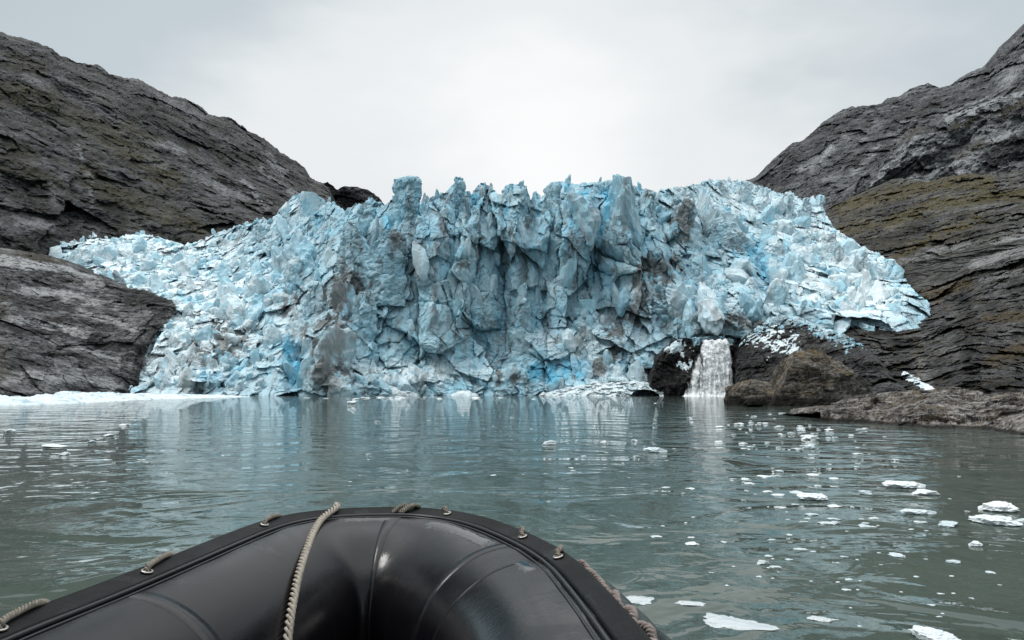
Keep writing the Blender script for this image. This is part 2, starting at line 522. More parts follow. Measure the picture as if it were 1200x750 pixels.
MR_ST = strokes([([(1068, 212), (1100, 198), (1140, 180)], 9, 1), ([(1022, 222), (1040, 196), (1078, 162)], 5, .8), ([(1050, 195), (1100, 168), (1170, 130)], 4, .7), ([(960, 185), (975, 170)], 4, .7), ([(1000, 205), (1030, 170)], 4, .5),
                 ([(1150, 170), (1200, 140)], 9, .7), ([(1110, 140), (1170, 118), (1200, 112)], 5, .8), ([(1090, 215), (1150, 190)], 4, .6), ([(940, 200), (990, 160)], 5, .4), ([(1180, 95), (1200, 70)], 6, .4)],
                [([(1120, 150), (1160, 132), (1200, 120)], 5, .8), ([(1060, 160), (1080, 150)], 5, .6), ([(1120, 185), (1150, 170)], 5, .9)],
                [([(900, 215), (960, 165), (1010, 140)], 12, .5), ([(1000, 190), (1060, 130)], 8, .6), ([(1130, 205), (1200, 165)], 9, .7), ([(1080, 130), (1160, 100)], 10, .5)])
MN_ST = strokes([([(1140, 300), (1200, 275)], 8, .8), ([(1085, 300), (1130, 285)], 5, .6), ([(1030, 318), (1075, 300)], 4, .5)],
                [([(985, 245), (1040, 228), (1100, 215), (1160, 212)], 10, .9), ([(1040, 262), (1090, 240), (1150, 232), (1200, 228)], 8, 1), ([(975, 275), (1020, 262)], 9, .7), ([(1050, 300), (1110, 270), (1150, 255)], 5, .9), ([(1080, 330), (1130, 312)], 6, 1)],
                [([(970, 290), (1040, 285), (1090, 262)], 12, .8), ([(1100, 300), (1170, 255)], 10, .7), ([(1000, 250), (1060, 245)], 6, .6)])
W_ST = strokes([([(1075, 420), (1085, 450)], 9, .5), ([(1140, 310), (1200, 292)], 6, .8), ([(1010, 380), (1060, 372)], 4, .4), ([(1150, 330), (1200, 315)], 4, .5)],
               [([(1085, 345), (1135, 332)], 7, .9), ([(1155, 372), (1200, 370)], 7, 1), ([(1160, 425), (1200, 408)], 10, 1), ([(1060, 360), (1100, 352)], 5, .6), ([(1075, 400), (1078, 450)], 5, .6)],
               [([(1130, 340), (1135, 400), (1140, 460)], 11, 1), ([(1040, 380), (1060, 440)], 8, .6), ([(1150, 455), (1200, 450)], 14, .9), ([(1100, 455), (1130, 440)], 12, .9), ([(1190, 330), (1195, 360)], 8, .6)])


def spline(pts, n):
    p = np.asarray(pts, float); p = np.vstack([2 * p[0] - p[1], p, 2 * p[-1] - p[-2]])
    out = []
    m = len(p) - 3
    for t in np.linspace(0, m - 1e-6, n):
        i = int(t); f = t - i
        a, b, c, d = p[i:i + 4]
        out.append(.5 * (2 * b + (c - a) * f + (2 * a - 5 * b + 4 * c - d) * f * f + (3 * b - a - 3 * c + d) * f ** 3))
    return np.array(out)


def resample(p, n):
    s = np.concatenate([[0], np.cumsum(np.linalg.norm(np.diff(p, axis=0), axis=1))])
    t = np.linspace(0, s[-1], n)
    return np.stack([np.interp(t, s, p[:, k]) for k in range(p.shape[1])], -1), t


# =================================================================== MOUNTAINS
Y_ml = tps([(0, 37, 300), (200, 115, 380), (365, 212, 450), (-120, 0, 260), (0, 300, 200), (200, 290, 250), (350, 260, 330), (-120, 300, 165),
            (0, 465, 175), (200, 465, 230), (370, 465, 310)])
relief('mountain', [(-260, -60), (-120, 0), (-40, 30), (0, 37), (12, 42), (30, 45), (60, 56), (72, 66), (95, 74), (115, 76), (128, 86), (150, 92), (162, 92), (180, 103), (200, 113),
                    (215, 115), (232, 122), (245, 134), (270, 138), (290, 152), (310, 163), (330, 179), (348, 190), (358, 197), (363, 209), (378, 214), (386, 222), (392, 245)],
       [(-260, 470), (392, 470)], Y_ml, 1.25, 300, rock_disp(-.50, 25, 7.5, 3, 1.05, .8), M_ML, colf=ML_ST, back=160, jag=2.2, seed=3, kind='structure', lateral=1.2, topround=60, backdrop=.25)
relief('mountain', [(350, 240), (372, 218), (384, 213), (395, 222), (404, 218), (418, 219), (432, 223), (444, 231), (452, 242), (470, 250)], [(350, 300), (470, 300)],
       lambda a, b: 560 + 0 * a, 1.2, 60, rock_disp(-.4, 40, 9, 8), M_ML, colf=lambda P: np.zeros(P.shape), back=120, jag=1.2, seed=4, kind='structure', lateral=1.)
Y_mr = tps([(870, 212, 520), (1000, 128, 520), (1090, 100, 500), (1200, 40, 470), (1350, -60, 440), (900, 300, 420), (1000, 250, 380), (1200, 230, 300), (1350, 230, 250), (870, 465, 400), (1200, 465, 260), (1350, 465, 220)])
relief('mountain', [(862, 216), (870, 213), (885, 208), (893, 200), (905, 188), (920, 174), (928, 168), (940, 165), (952, 155), (962, 145), (975, 136), (985, 129), (998, 125), (1015, 124), (1032, 122), (1040, 115),
                    (1055, 112), (1066, 104), (1076, 101), (1088, 97), (1100, 103), (1112, 100), (1130, 88), (1148, 80), (1160, 79), (1166, 68), (1178, 50), (1190, 38), (1200, 28), (1230, 5), (1300, -40), (1400, -80)],
       [(862, 470), (1400, 470)], Y_mr, 1.25, 300, rock_disp(.80, 27, 8.5, 6, 1.1, .8), M_MR, colf=MR_ST, back=160, jag=1.6, seed=6, kind='structure', lateral=1.2, topround=40, backdrop=.25)
relief('mountain', [(940, 275), (955, 262), (968, 247), (982, 236), (996, 218), (1012, 206), (1028, 196), (1040, 180), (1056, 172), (1072, 156), (1090, 148), (1110, 140), (1128, 130), (1150, 124), (1170, 114), (1200, 110), (1260, 90), (1400, 50)],
       [(940, 470), (1400, 470)], lambda a, b: np.interp(a, [940, 1200, 1400], [395, 330, 280]) - (470 - b) * -.10 - 25, 1.2, 240, rock_disp(.70, 24, 7.5, 16, 1.2, .8), M_MR, colf=MR_ST, back=90, jag=2.2, seed=16,
       kind='structure', lateral=1., topround=25, backdrop=.15)
Y_mn = tps([(950, 260, 330), (1050, 210, 330), (1200, 215, 260), (1400, 200, 220), (960, 330, 215), (1080, 330, 190), (1200, 300, 165), (1400, 300, 140), (960, 465, 200), (1200, 465, 150), (1400, 465, 120)])
relief('hill', [(925, 285), (945, 266), (962, 251), (985, 236), (1005, 228), (1028, 218), (1050, 209), (1068, 209), (1085, 214), (1110, 207), (1140, 203), (1165, 206), (1200, 198), (1260, 180), (1400, 130)],
       [(925, 470), (1400, 470)], Y_mn, 1.2, 260, rock_disp(.42, 16, 5.5, 9, 1.2, .7), M_MN, colf=MN_ST, back=60, jag=2, seed=9, kind='structure', lateral=.8, topround=25, backdrop=.0)


# =================================================================== GLACIER
G_TOP = [(40, 300), (58, 296), (63, 287), (72, 281), (90, 284), (110, 278), (130, 281), (150, 275), (165, 274), (185, 278), (200, 282), (215, 287), (235, 282), (255, 272), (275, 266),
         (295, 262), (308, 256), (316, 263), (330, 242), (345, 229), (352, 226), (362, 230), (372, 244), (385, 236), (398, 242), (403, 248), (415, 240), (440, 236), (452, 242), (456, 236),
         (470, 230), (493, 240), (500, 234), (515, 228), (524, 224), (533, 214), (545, 224), (552, 230), (558, 218), (563, 214), (575, 219), (587, 229), (592, 219), (605, 216), (617, 218),
         (624, 237), (629, 226), (634, 235), (643, 221), (650, 213), (666, 214), (675, 216), (690, 214), (710, 213), (725, 215), (740, 218), (755, 221), (770, 226), (775, 222), (800, 219),
         (815, 216), (830, 212), (850, 211), (872, 213), (890, 219), (905, 224), (920, 228), (930, 226), (942, 236), (953, 231), (962, 236), (966, 248), (975, 264), (990, 276), (1010, 289),
         (1030, 299), (1048, 307), (1056, 320), (1064, 332), (1078, 346), (1090, 356)]
Y_gl = tps([(50, 300, 215), (120, 300, 215), (200, 300, 225), (200, 350, 180), (250, 270, 240), (330, 240, 225), (300, 330, 185), (250, 400, 160), (170, 460, 146), (300, 460, 144), (300, 400, 158),
            (380, 240, 205), (400, 320, 165), (390, 460, 141), (480, 225, 172), (480, 340, 158), (480, 460, 148), (600, 220, 170), (600, 340, 158), (600, 400, 155), (600, 460, 148),
            (720, 220, 170), (720, 340, 157), (720, 400, 152), (720, 460, 143), (800, 230, 185), (800, 300, 162), (800, 400, 147), (850, 215, 230), (880, 300, 170), (880, 370, 146),
            (950, 235, 270), (960, 300, 185), (960, 370, 143), (1040, 310, 190), (1060, 350, 150), (1000, 460, 150), (880, 460, 150)])
BULGE = [(390, 425, 26, 50, 7), (405, 300, 22, 45, 6), (345, 425, 14, 38, -6), (515, 330, 45, 90, 4), (430, 350, 14, 90, -3), (590, 300, 10, 80, -4), (660, 290, 30, 60, 4),
         (700, 260, 8, 45, -5), (800, 255, 14, 30, 6), (770, 330, 22, 28, 4), (860, 275, 30, 22, 6), (895, 315, 8, 30, -6), (935, 300, 20, 20, 4), (250, 410, 45, 25, 4),
         (620, 250, 7, 40, -5), (555, 250, 7, 50, -4), (500, 240, 7, 35, -4), (640, 340, 10, 70, -3), (560, 420, 30, 30, -2), (600, 440, 25, 22, 3), (480, 445, 40, 16, 4),
         (690, 395, 40, 25, 3), (650, 420, 14, 30, -2.5), (300, 370, 10, 25, -4), (222, 350, 12, 10, -4), (330, 300, 10, 30, -4), (370, 270, 8, 35, -5)]
# how columnar (1) or crumbled (0) the ice is
COLUMN = [(560, 260, 230, 95, 1.1), (520, 400, 130, 60, .45), (720, 270, 90, 70, .4)]


def ice_disp(P, PX, PY):
    x, y, z = P[..., 0], P[..., 1], P[..., 2]
    wx = fbm(P / 9., 3, 101); wz = fbm(P / 9. + 40, 3, 104)
    colm = np.clip(spots(PX, PY, COLUMN), 0, 1)
    d = spots(PX, PY, BULGE)
    xx = x + wx * 1.5; zz = z + wz * 1.6; yy = y
    crk = np.clip(.35 + 1.8 * fbm(P / 13. + 90, 3, 190), 0, 1)
    # tall seracs
    a1, a2, R, of = cells(np.stack([xx / 7.5, yy / 30., zz / 30.], -1), 201)
    t1 = (R[..., 0] - .5) * 8 + of[..., 0] * (R[..., 1] - .5) * 12 + of[..., 2] * (R[..., 2] - .6) * 8 - 4.5 * crk * np.exp(-(a2 - a1) / .07)
    # tumbled blocks
    b1, b2, S, og = cells(np.stack([xx / 10., yy / 14., zz / 8. + xx * .03], -1), 211)
    t2 = (S[..., 0] - .5) * 6 + og[..., 0] * (S[..., 1] - .5) * 11 + og[..., 2] * (S[..., 2] - .7) * (9 - 5 * np.clip(spots(PX, PY, [(600, 380, 190, 90, 1.2)]), 0, 1)) - 1.8 * crk * np.exp(-(b2 - b1) / .06)
    d = d + t1 * colm + t2 * (1 - colm * .75) * (.75 + .25 * colm)
    c1, c2, S2, oh = cells(np.stack([(xx + wz * 2) / 3.4, yy / 4., zz / (3. + 3.5 * colm)], -1), 221)
    d = d + ((S2[..., 0] - .5) * 1.0 + oh[..., 0] * (S2[..., 1] - .5) * 4.4 + oh[..., 2] * (S2[..., 2] - .6) * 3.4 - .6 * crk * np.exp(-(c2 - c1) / .08)) * (1 - .35 * colm)
    e1, e2, S3, oi = cells(np.stack([(x + wx * 1.5) / 1.15, y / 1.6, (z + wz) / 1.05], -1), 231)
    rough = np.clip(.25 + 1.9 * fbm(P / 8. + 33, 3, 195), 0, 1)
    d = d + ((S3[..., 0] - .5) * .5 + oi[..., 0] * (S3[..., 1] - .5) * 1.1 + oi[..., 2] * (S3[..., 2] - .6) * 1.1) * (.70 - .10 * colm) * rough
    h1, h2, S4, oj = cells(np.stack([x / .55, y / .8, z / .6], -1) + wx[..., None], 236)
    d = d + ((S4[..., 0] - .5) * .22 + oj[..., 2] * (S4[..., 2] - .6) * .5 + oj[..., 0] * (S4[..., 1] - .5) * .5) * (.12 + .9 * rough)
    d = d + ridged(P / 7.5, 4, 241, .45) * .8 + ridged(np.stack([x / 1.6, y / 2, z / 5.], -1), 4, 246, .6) * .45 * colm + fbm(P / 1.3, 4, 251, .6) * (.10 + .34 * rough)
    fin = ridged(np.stack([(x + wx * 2.2) / 9., y / 40, z / 42.], -1), 3, 271, .5)
    fin2 = ridged(np.stack([(x + wz * 1.2) / 3.6, y / 20, z / 16. + x * .02], -1), 3, 276, .5)
    top_ = smooth(350, 260, PY)
    d = d + colm * (fin * 3.4 + fin2 * 1.3) * (.35 + .65 * top_)
    fl = ridged(np.stack([(x + wx * 3 + z * .35) / 6., y / 12, z / 9. - x * .05], -1), 4, 281, .5)
    d = d + (1 - colm) * fl * 2.0
    # slump bedding on the lower face
    low = smooth(330, 420, PY)
    d = d + low * ridged(np.stack([x / 9, y / 9, z / 1.9 + wx * .8 + x * .10], -1), 3, 261) * .8
    return d


DIRT = [(400, 345, 22, 30, 1.2), (385, 400, 24, 28, 1.6), (378, 445, 20, 20, 1.4), (345, 355, 18, 22, .8), (415, 335, 26, 12, .9), (802, 256, 13, 28, 2.0), (770, 318, 22, 20, 1.7),
        (752, 345, 14, 16, .8), (738, 372, 11, 18, 1.4), (722, 400, 9, 18, 1.6), (708, 430, 9, 14, 1.6), (265, 398, 46, 22, 1.2), (235, 415, 25, 18, .6), (560, 320, 6, 45, .8),
        (548, 310, 10, 12, .8), (520, 260, 14, 40, .55), (470, 280, 20, 12, .6), (575, 250, 14, 18, .5), (600, 300, 6, 60, .5), (620, 265, 8, 25, .5), (530, 385, 35, 40, .35),
        (610, 440, 22, 20, .6), (560, 450, 12, 14, .5), (870, 380, 32, 8, 1.1), (850, 372, 25, 7, .7), (930, 330, 40, 25, .35), (950, 260, 30, 20, .5), (990, 310, 30, 20, .3), (580, 440, 7, 20, .7),
        (205, 330, 12, 10, .6), (225, 310, 12, 9, .5), (165, 295, 20, 6, .35), (310, 280, 20, 8, .3), (425, 235, 14, 10, .5), (480, 235, 16, 30, .35), (410, 290, 16, 30, .35), (890, 350, 30, 10, .5),
        (640, 240, 10, 20, .4), (765, 232, 20, 14, .5), (690, 430, 14, 14, .4)]
BLUE = [(343, 425, 10, 36, 1.8), (668, 240, 7, 26, 1.2), (685, 235, 6, 26, 1.3), (712, 240, 7, 26, 1.0), (700, 270, 8, 25, 1.0), (640, 440, 26, 14, 1.3), (668, 428, 26, 14, 1.2), (560, 235, 6, 30, .8),
        (597, 240, 6, 25, .8), (628, 245, 5, 24, .9), (370, 255, 10, 22, .7), (335, 275, 14, 24, .5), (300, 300, 40, 20, .4), (895, 315, 8, 28, 1.1), (862, 300, 22, 8, .6), (880, 285, 8, 16, .8),
        (455, 265, 8, 26, .8), (480, 385, 20, 60, .35), (330, 330, 20, 20, .5), (610, 370, 60, 40, .45), (700, 330, 50, 50, .4), (250, 440, 50, 16, .6), (180, 310, 20, 14, .5), (850, 340, 40, 20, .5),
        (240, 320, 20, 14, .4), (270, 345, 40, 14, .4), (800, 340, 30, 20, .3), (925, 290, 20, 16, .4), (1000, 300, 30, 14, .3)]
WHITE = [(250, 350, 110, 90, .95), (130, 300, 90, 40, .8), (200, 430, 60, 40, .8), (480, 440, 60, 14, .9), (420, 440, 20, 18, .6), (960, 300, 110, 70, .85), (1010, 350, 60, 40, .7), (860, 230, 60, 22, .7),
         (720, 450, 60, 14, .8), (700, 405, 60, 25, .5), (640, 400, 50, 16, .3), (820, 360, 60, 30, .45), (640, 330, 40, 20, .2), (340, 245, 30, 20, .4), (560, 440, 40, 12, .4)]


def lerp3(a, b, t): return a + (np.asarray(b) - a) * np.clip(t, 0, 1)[..., None]


def ice_color(P):
    px, py = project(P)
    wob = fbm(P / 6., 3, 300) * 14
    px = px + wob; py = py + fbm(P / 6. + 50, 3, 303) * 12
    n1 = fbm(P / 14., 4, 310); n2 = fbm(P / 3.2, 4, 315); n3 = fbm(P / .9, 3, 320)
    c1, c2, R, of = cells(np.stack([P[..., 0] / 2.6, P[..., 1] / 4, P[..., 2] / 3.], -1) + n2[..., None] * .25, 330)
    base = np.zeros(P.shape) + np.array([.42, .56, .61])
    base = lerp3(base, [.25, .46, .57], .5 + n1 * 1.1 + (R[..., 0] - .5) * .25)
    w = np.clip(spots(px, py, WHITE), 0, 1)
    base = lerp3(base, [.80, .88, .90], w * (1.0 + n1 * .5 + n2 * .4 + (R[..., 1] - .5) * .25))
    # crushed white crust where the ice has shattered
    base = lerp3(base, [.80, .85, .86], smooth(.10, .45, n2 * .6 + n3 * .4 + w * .35 - .18) * (.2 + .5 * w))
    cy = fbm(P / np.array([5., 8., 6.]) + 70, 4, 380)
    base = lerp3(base, [.25, .585, .72], smooth(.02, .42, cy + (R[..., 1] - .5) * .2) * (.34 + .34 * w))
    bl = np.clip(spots(px, py, BLUE), 0, 1.4)
    bs = fbm(np.stack([P[..., 0] / 1.6, P[..., 1] / 4, P[..., 2] / 9.], -1), 3, 340)
    base = lerp3(base, [.13, .47, .66], smooth(.25, 1.0, bl * (.95 + bs * .9 + (R[..., 2] - .5) * .3)) * .85)
    base = lerp3(base, [.24, .55, .70], smooth(.72, .95, R[..., 3] + bs * .35) * .30)
    # rock flour and moraine dirt
    vs = fbm(np.stack([P[..., 0] / 2.0, P[..., 1] / 3, P[..., 2] / 11.], -1), 4, 350)
    gr = smooth(-.12, .50, vs * 1.15 + n1 * .6 - w * .32)
    base = lerp3(base, [.25, .275, .275], gr * .62)
    dt = spots(px, py, DIRT)
    dm = smooth(.40, .72, dt * (.72 + n2 * 1.5 + vs * 1.1) + n3 * .35 * np.minimum(1, dt * 2))
    base = lerp3(base, [.15, .142, .135], dm * .85)
    # thin dark lines of grit caught along old fractures
    e1, e2, Q, oq = cells(P / np.array([3.2, 5, 4.2]) + np.stack([n2, n1, n2], -1) * .35, 370)
    ln = np.exp(-((e2 - e1) / .05) ** 2) * smooth(-.05, .35, vs + n1 * .6 + dt * .8)
    base = lerp3(base, [.14, .135, .13], ln * (.75 - .35 * w))
    g1, g2, Q2, oq2 = cells(P / np.array([1.1, 2, 1.3]) + np.stack([n2, n1, n2], -1) * .4, 375)
    ln2 = np.exp(-((g2 - g1) / .07) ** 2) * smooth(.1, .5, n1 + vs * .6 + dt * .9)
    base = lerp3(base, [.17, .165, .16], ln2 * .4)
    return np.clip(base, .02, .9)


glacier = empty('glacier', tuple(at_z(np.array(560.), np.array(464.), 0.)))
tag(glacier, 'blue and white tidewater glacier wall with dirty cracked pinnacles, filling the fjord head', 'glacier')
relief('ice_wall', G_TOP, [(40, 472), (1090, 472)], Y_gl, .85, 330, ice_disp, M_ICE, back=90, jag=4.5, jagf=.22, seed=14, colf=ice_color, parent=glacier, lateral=.55, nback=16, backdrop=.03)


def serac(cx, wpx, top, bot, Y, seed, lean=0., peak=.35, flat=0.):
    """a free tower of ice: faceted, cracked, tapering"""
    rs = np.random.default_rng(seed)
    c0 = at(np.array(cx), np.array(bot), Y); c1 = at(np.array(cx + lean), np.array(top), Y)
    w = wpx / FPX * Y / CT / 2
    H = c1[2] - c0[2]
    na, nh = 72, 90
    th = np.linspace(0, 2 * np.pi, na, endpoint=False)[:, None]; h = np.linspace(0, 1, nh)[None]
    k = rs.integers(5, 8); r = np.full((na, nh), 9.)
    for i in range(k):
        a = 2 * np.pi * i / k + rs.uniform(-.4, .4)
        d = rs.uniform(.72, 1.05) - h * rs.uniform(0, .28) * (1 - flat)
        c = np.cos(th - a)
        r = np.minimum(r, np.where(c > .12, d / np.maximum(c, .12), 9.))
    # chisel the head with slanting planes
    for i in range(3):
        a = rs.uniform(0, 6.28); s = rs.uniform(.5, 1.3); q = rs.uniform(.75, 1.15)
        c = np.cos(th - a)
        lim = (q - s * (h - (1 - peak)) * 2.2) / np.maximum(c, .15)
        r = np.where((c > .15) & (h > 1 - peak - .2), np.minimum(r, np.maximum(lim, .02)), r)
    cap = np.sqrt(np.clip(1 - ((h - .90) / .10).clip(0, 1) ** (4 if flat else 2.6), 0, 1))
    r = np.clip(r, .24 - .1 * h, 1.25) * cap * w
    P = np.stack([c0[0] + (c1[0] - c0[0]) * h + r * np.cos(th), Y + 1.0 + .8 * r * np.sin(th) + 0 * h, c0[2] + H * h + 0 * th], -1)
    g = np.stack([np.cos(th) + 0 * h, np.sin(th) + 0 * h, 0 * th * h], -1)
    q = P + seed * 3.7
    a1, a2, R, of = cells(q / np.array([2.2, 3, 3.0]), seed)
    b1, b2, R2, of2 = cells(q / .9, seed + 3)
    dd = fbm(q / 4., 3, seed) * .8 + (R[..., 0] - .5) * .8 + of[..., 2] * (R[..., 1] - .5) * 1.2 - .4 * np.exp(-(a2 - a1) / .1) + (R2[..., 0] - .5) * .35 + fbm(q / 1., 3, seed + 8) * .25
    P = P + g * (dd * np.minimum(1, r / (w * .4 + 1e-6)) * min(1, w / 2.2))[..., None]
    P[..., 2] += (fbm(q / 2.5, 3, seed + 12) * .7 + (R2[..., 1] - .5) * .4) * smooth(.55, 1, h)
    mesh_from('serac', P, quads(na, nh, closed_u=True), M_ICE, glacier, None, ice_color(P))


SERACS = [(474, 33, 206, 300, 166, 3, .12, .9), (533, 34, 206, 320, 163, 0, .7, 0), (426, 54, 231, 320, 180, 6, .35, 0), (350, 44, 224, 320, 205, 4, .55, 0), (388, 32, 234, 300, 196, 2, .5, 0),
          (330, 24, 243, 300, 208, 2, .6, 0), (566, 26, 212, 320, 166, 2, .5, 0), (604, 30, 215, 320, 165, -1, .3, .4), (629, 12, 224, 300, 172, 0, .7, 0), (655, 30, 212, 300, 165, 0, .25, .5),
          (680, 18, 213, 290, 168, 1, .5, 0), (706, 28, 211, 290, 165, 1, .3, .5), (735, 28, 213, 300, 166, -1, .4, .3), (760, 24, 220, 300, 166, 0, .4, .3), (802, 30, 221, 290, 164, 3, .3, .5),
          (412, 42, 258, 345, 158, 6, .45, 0), (452, 52, 270, 360, 156, 3, .4, .2), (505, 26, 228, 330, 168, 2, .5, 0), (585, 18, 226, 320, 170, 0, .5, 0), (520, 40, 300, 420, 155, 2, .4, .2),
          (388, 48, 376, 470, 141, 2, .4, .1), (340, 40, 300, 400, 172, 8, .5, 0), (302, 30, 262, 330, 214, 4, .5, 0), (278, 26, 268, 330, 224, 3, .5, 0), (246, 28, 280, 330, 226, 4, .5, 0),
          (360, 30, 330, 420, 156, 5, .5, 0), (425, 30, 340, 470, 150, 2, .4, .2), (555, 22, 245, 340, 160, 2, .5, 0), (640, 28, 250, 340, 160, 3, .5, 0), (675, 26, 262, 350, 158, 2, .5, 0),
          (725, 30, 270, 370, 157, -3, .5, 0), (770, 30, 290, 370, 156, 4, .4, 0), (838, 34, 212, 262, 215, 6, .5, 0), (866, 30, 212, 262, 222, 4, .5, 0), (892, 26, 219, 270, 226, 3, .5, 0),
          (918, 24, 226, 275, 232, 3, .5, 0), (940, 18, 231, 270, 246, 3, .5, 0), (957, 20, 228, 268, 262, 2, .5, 0), (850, 56, 250, 320, 168, 14, .5, 0), (900, 40, 262, 330, 172, 10, .5, 0),
          (940, 34, 268, 330, 182, 8, .5, 0), (975, 32, 272, 330, 184, 6, .5, 0), (1005, 30, 290, 350, 172, 6, .5, 0), (1035, 26, 302, 352, 172, 6, .5, 0), (220, 26, 290, 350, 200, 4, .5, 0),
          (150, 34, 274, 320, 214, 3, .5, .2), (110, 36, 277, 320, 213, 3, .5, .2), (78, 26, 280, 315, 212, 2, .5, .2), (190, 26, 280, 330, 212, 3, .5, .2), (820, 30, 300, 380, 152, 4, .5, 0),
          (610, 44, 330, 430, 154, 5, .5, 0), (690, 40, 350, 440, 150, 6, .5, 0)]
for i, s in enumerate(SERACS):
    if s[0] < 235: continue
    serac(s[0], s[1], s[2], s[3], s[4], 500 + i * 17, s[5], s[6], s[7])


# ---- broken blocks of ice standing proud of the wall and tumbled down its flanks
def ico(n):
    bm = bmesh.new(); bmesh.ops.create_icosphere(bm, subdivisions=n, radius=1.)
    V = np.array([v.co[:] for v in bm.verts]); bm.verts.index_update()
    Fc = np.array([[v.index for v in f.verts] for f in bm.faces]); bm.free()
    return V, Fc


def block_shape(V, rs, planes=11):
    R = np.full(len(V), 9.)
    for i in range(planes):
        n = rs.normal(size=3); n /= np.linalg.norm(n)
        c = V @ n; R = np.minimum(R, np.where(c > .08, rs.uniform(.5, .95) / np.maximum(c, .08), 9))
    return V * np.clip(R, .3, 1.3)[:, None]


def rotm(rs, tilt):
    a = rs.uniform(0, 2 * np.pi); ca, sa = math.cos(a), math.sin(a)
    A = np.array([[ca, -sa, 0], [sa, ca, 0], [0, 0, 1]])
    b = rs.normal() * tilt; B = np.array([[math.cos(b), 0, math.sin(b)], [0, 1, 0], [-math.sin(b), 0, math.cos(b)]])
    c = rs.normal() * tilt; C = np.array([[1, 0, 0], [0, math.cos(c), -math.sin(c)], [0, math.sin(c), math.cos(c)]])
    return C @ B @ A


def ice_blocks():
    rs = np.random.default_rng(91)
    P = SHEET['ice_wall']; px, py = project(P)
    colm = np.clip(spots(px, py, COLUMN), 0, 1)
    wgt = np.clip(spots(px, py, [(230, 340, 120, 70, 1), (130, 300, 90, 30, 1), (330, 280, 60, 50, .8), (940, 300, 110, 75, 1), (860, 250, 60, 40, .8), (1020, 335, 60, 35, 1), (560, 235, 230, 30, .8),
                                 (470, 445, 90, 14, .9), (700, 440, 80, 18, .7), (230, 430, 70, 40, .8), (820, 350, 60, 40, .6), (560, 330, 260, 80, .10)]), 0, 1)
    wgt[((px > 1056) & (py > 338)) | ((px > 985) & (py > 368))] = 0; wgt[py > 461] = 0; wgt[px < 62] = 0; wgt[px > 1074] = 0
    cum = np.cumsum(wgt.ravel()); cum /= cum[-1]
    cand = []
    for k in range(1900):
        i = int(np.searchsorted(cum, rs.random())); iu, iv = divmod(i, P.shape[1])
        size = min(3.6, .52 * rs.random() ** -.60)
        gap_ = py[iu, iv] - poly(G_TOP, px[iu, iv])
        if gap_ < 34 and colm[iu, iv] > .25: size = min(size, .8)
        if gap_ < 16: size = min(size, 1.1)
        if py[iu, iv] > 345 and px[iu, iv] < np.interp(py[iu, iv], [345, 358, 400, 440, 465], [222, 224, 194, 180, 178]): size = min(size, .7)
        if px[iu, iv] < 330 and py[iu, iv] > 375: size = min(size, 2.0)
        if 440 < px[iu, iv] < 800 and py[iu, iv] > 290: size = min(size, 2.2)
        cand.append((size, iu, iv))
    cand.sort(key=lambda t: -t[0])
    Vh, Fh = ico(4); Vm, Fm = ico(3)
    acc_v, acc_f, off = [], [], 0
    tints = []
    for k, (size, iu, iv) in enumerate(cand):
        p = P[iu, iv]; cm = colm[iu, iv]
        hi = k < 60
        V = block_shape(Vh if hi else Vm, rs, rs.integers(7, 11))
        sx, sy = size * rs.uniform(.45, .85), size * rs.uniform(.55, 1.0)
        sz = size * (rs.uniform(.8, 1.55) + cm * rs.uniform(.3, 1.4))
        V = (V * np.array([sx, sy, sz])) @ rotm(rs, .36 - .22 * cm).T
        c = p + np.array([0, size * .15, size * .1])
        V = V + c
        tint = rs.random(2)
        if hi:
            q = V + k * 5.1
            f1, f2, Rr, of = cells(q / 1.5, 660 + k)
            V = V + (V - c) / size * (fbm(q / 2.2, 4, 600 + k) * .7 + (Rr[:, 0] - .5) * .6 + of[:, 2] * (Rr[:, 1] - .5) * .9 + fbm(q / .6, 3, 640 + k) * .25)[:, None]
            col = tint_ice(V, np.full(len(V), tint[0]), np.full(len(V), tint[1]))
            mesh_from('serac', V, Fh, M_ICE, glacier, None, col)
        else:
            acc_v.append(V); acc_f.append(Fm + off); off += len(V); tints.append(np.repeat(tint[None], len(V), 0))
    V = np.concatenate(acc_v); T = np.concatenate(tints)
    V = V + np.stack([fbm(V / 1.4, 4, 671), fbm(V / 1.4 + 9, 4, 674), fbm(V / 1.4 + 19, 4, 677)], -1) * .26
    fq = cells(V / .8, 679)
    V = V + (fq[2][:, :3] - .5) * .16 + fq[3] * ((fq[2][:, 3] - .5) * .4)[:, None]
    o = mesh_from('ice_rubble', V, np.concatenate(acc_f), M_ICE, glacier, None, tint_ice(V, T[:, 0], T[:, 1]))
    o['kind'] = 'stuff'


def tint_ice(V, a, b):
    col = ice_color(V)
    col = lerp3(col, [.80, .87, .89], (a > .6) * .25)
    col = lerp3(col, [.26, .56, .70], (b > .72) * .45)
    return col


ice_blocks()


# =================================================================== SHORE ROCK
def flatY(y, ky=0.):
    return lambda a, b: y + 0 * a + (465 - b) * ky


Y_sl = tps([(-200, 290, 150), (0, 290, 165), (100, 325, 172), (200, 355, 172), (-200, 465, 95), (0, 465, 112), (80, 465, 128), (160, 463, 146), (190, 400, 158)])
relief('rock_outcrop', [(-200, 270), (-100, 285), (0, 290), (20, 293), (60, 300), (80, 308), (100, 318), (130, 330), (150, 338), (170, 340), (190, 348), (203, 352), (206, 358)],
       [(-200, 482), (158, 470), (160, 460), (168, 420), (180, 392), (206, 366)], Y_sl, .8, 230, rock_disp(-.33, 12, 2.6, 21, .9, 1.5), M_SLAB, colf=SL_ST, back=40, jag=1.6, seed=21, lateral=.3, topround=10,
       label='grey scoured rock slab with pale diagonal banding on the shore below the left ice lobe', cat='rock', backdrop=.05)

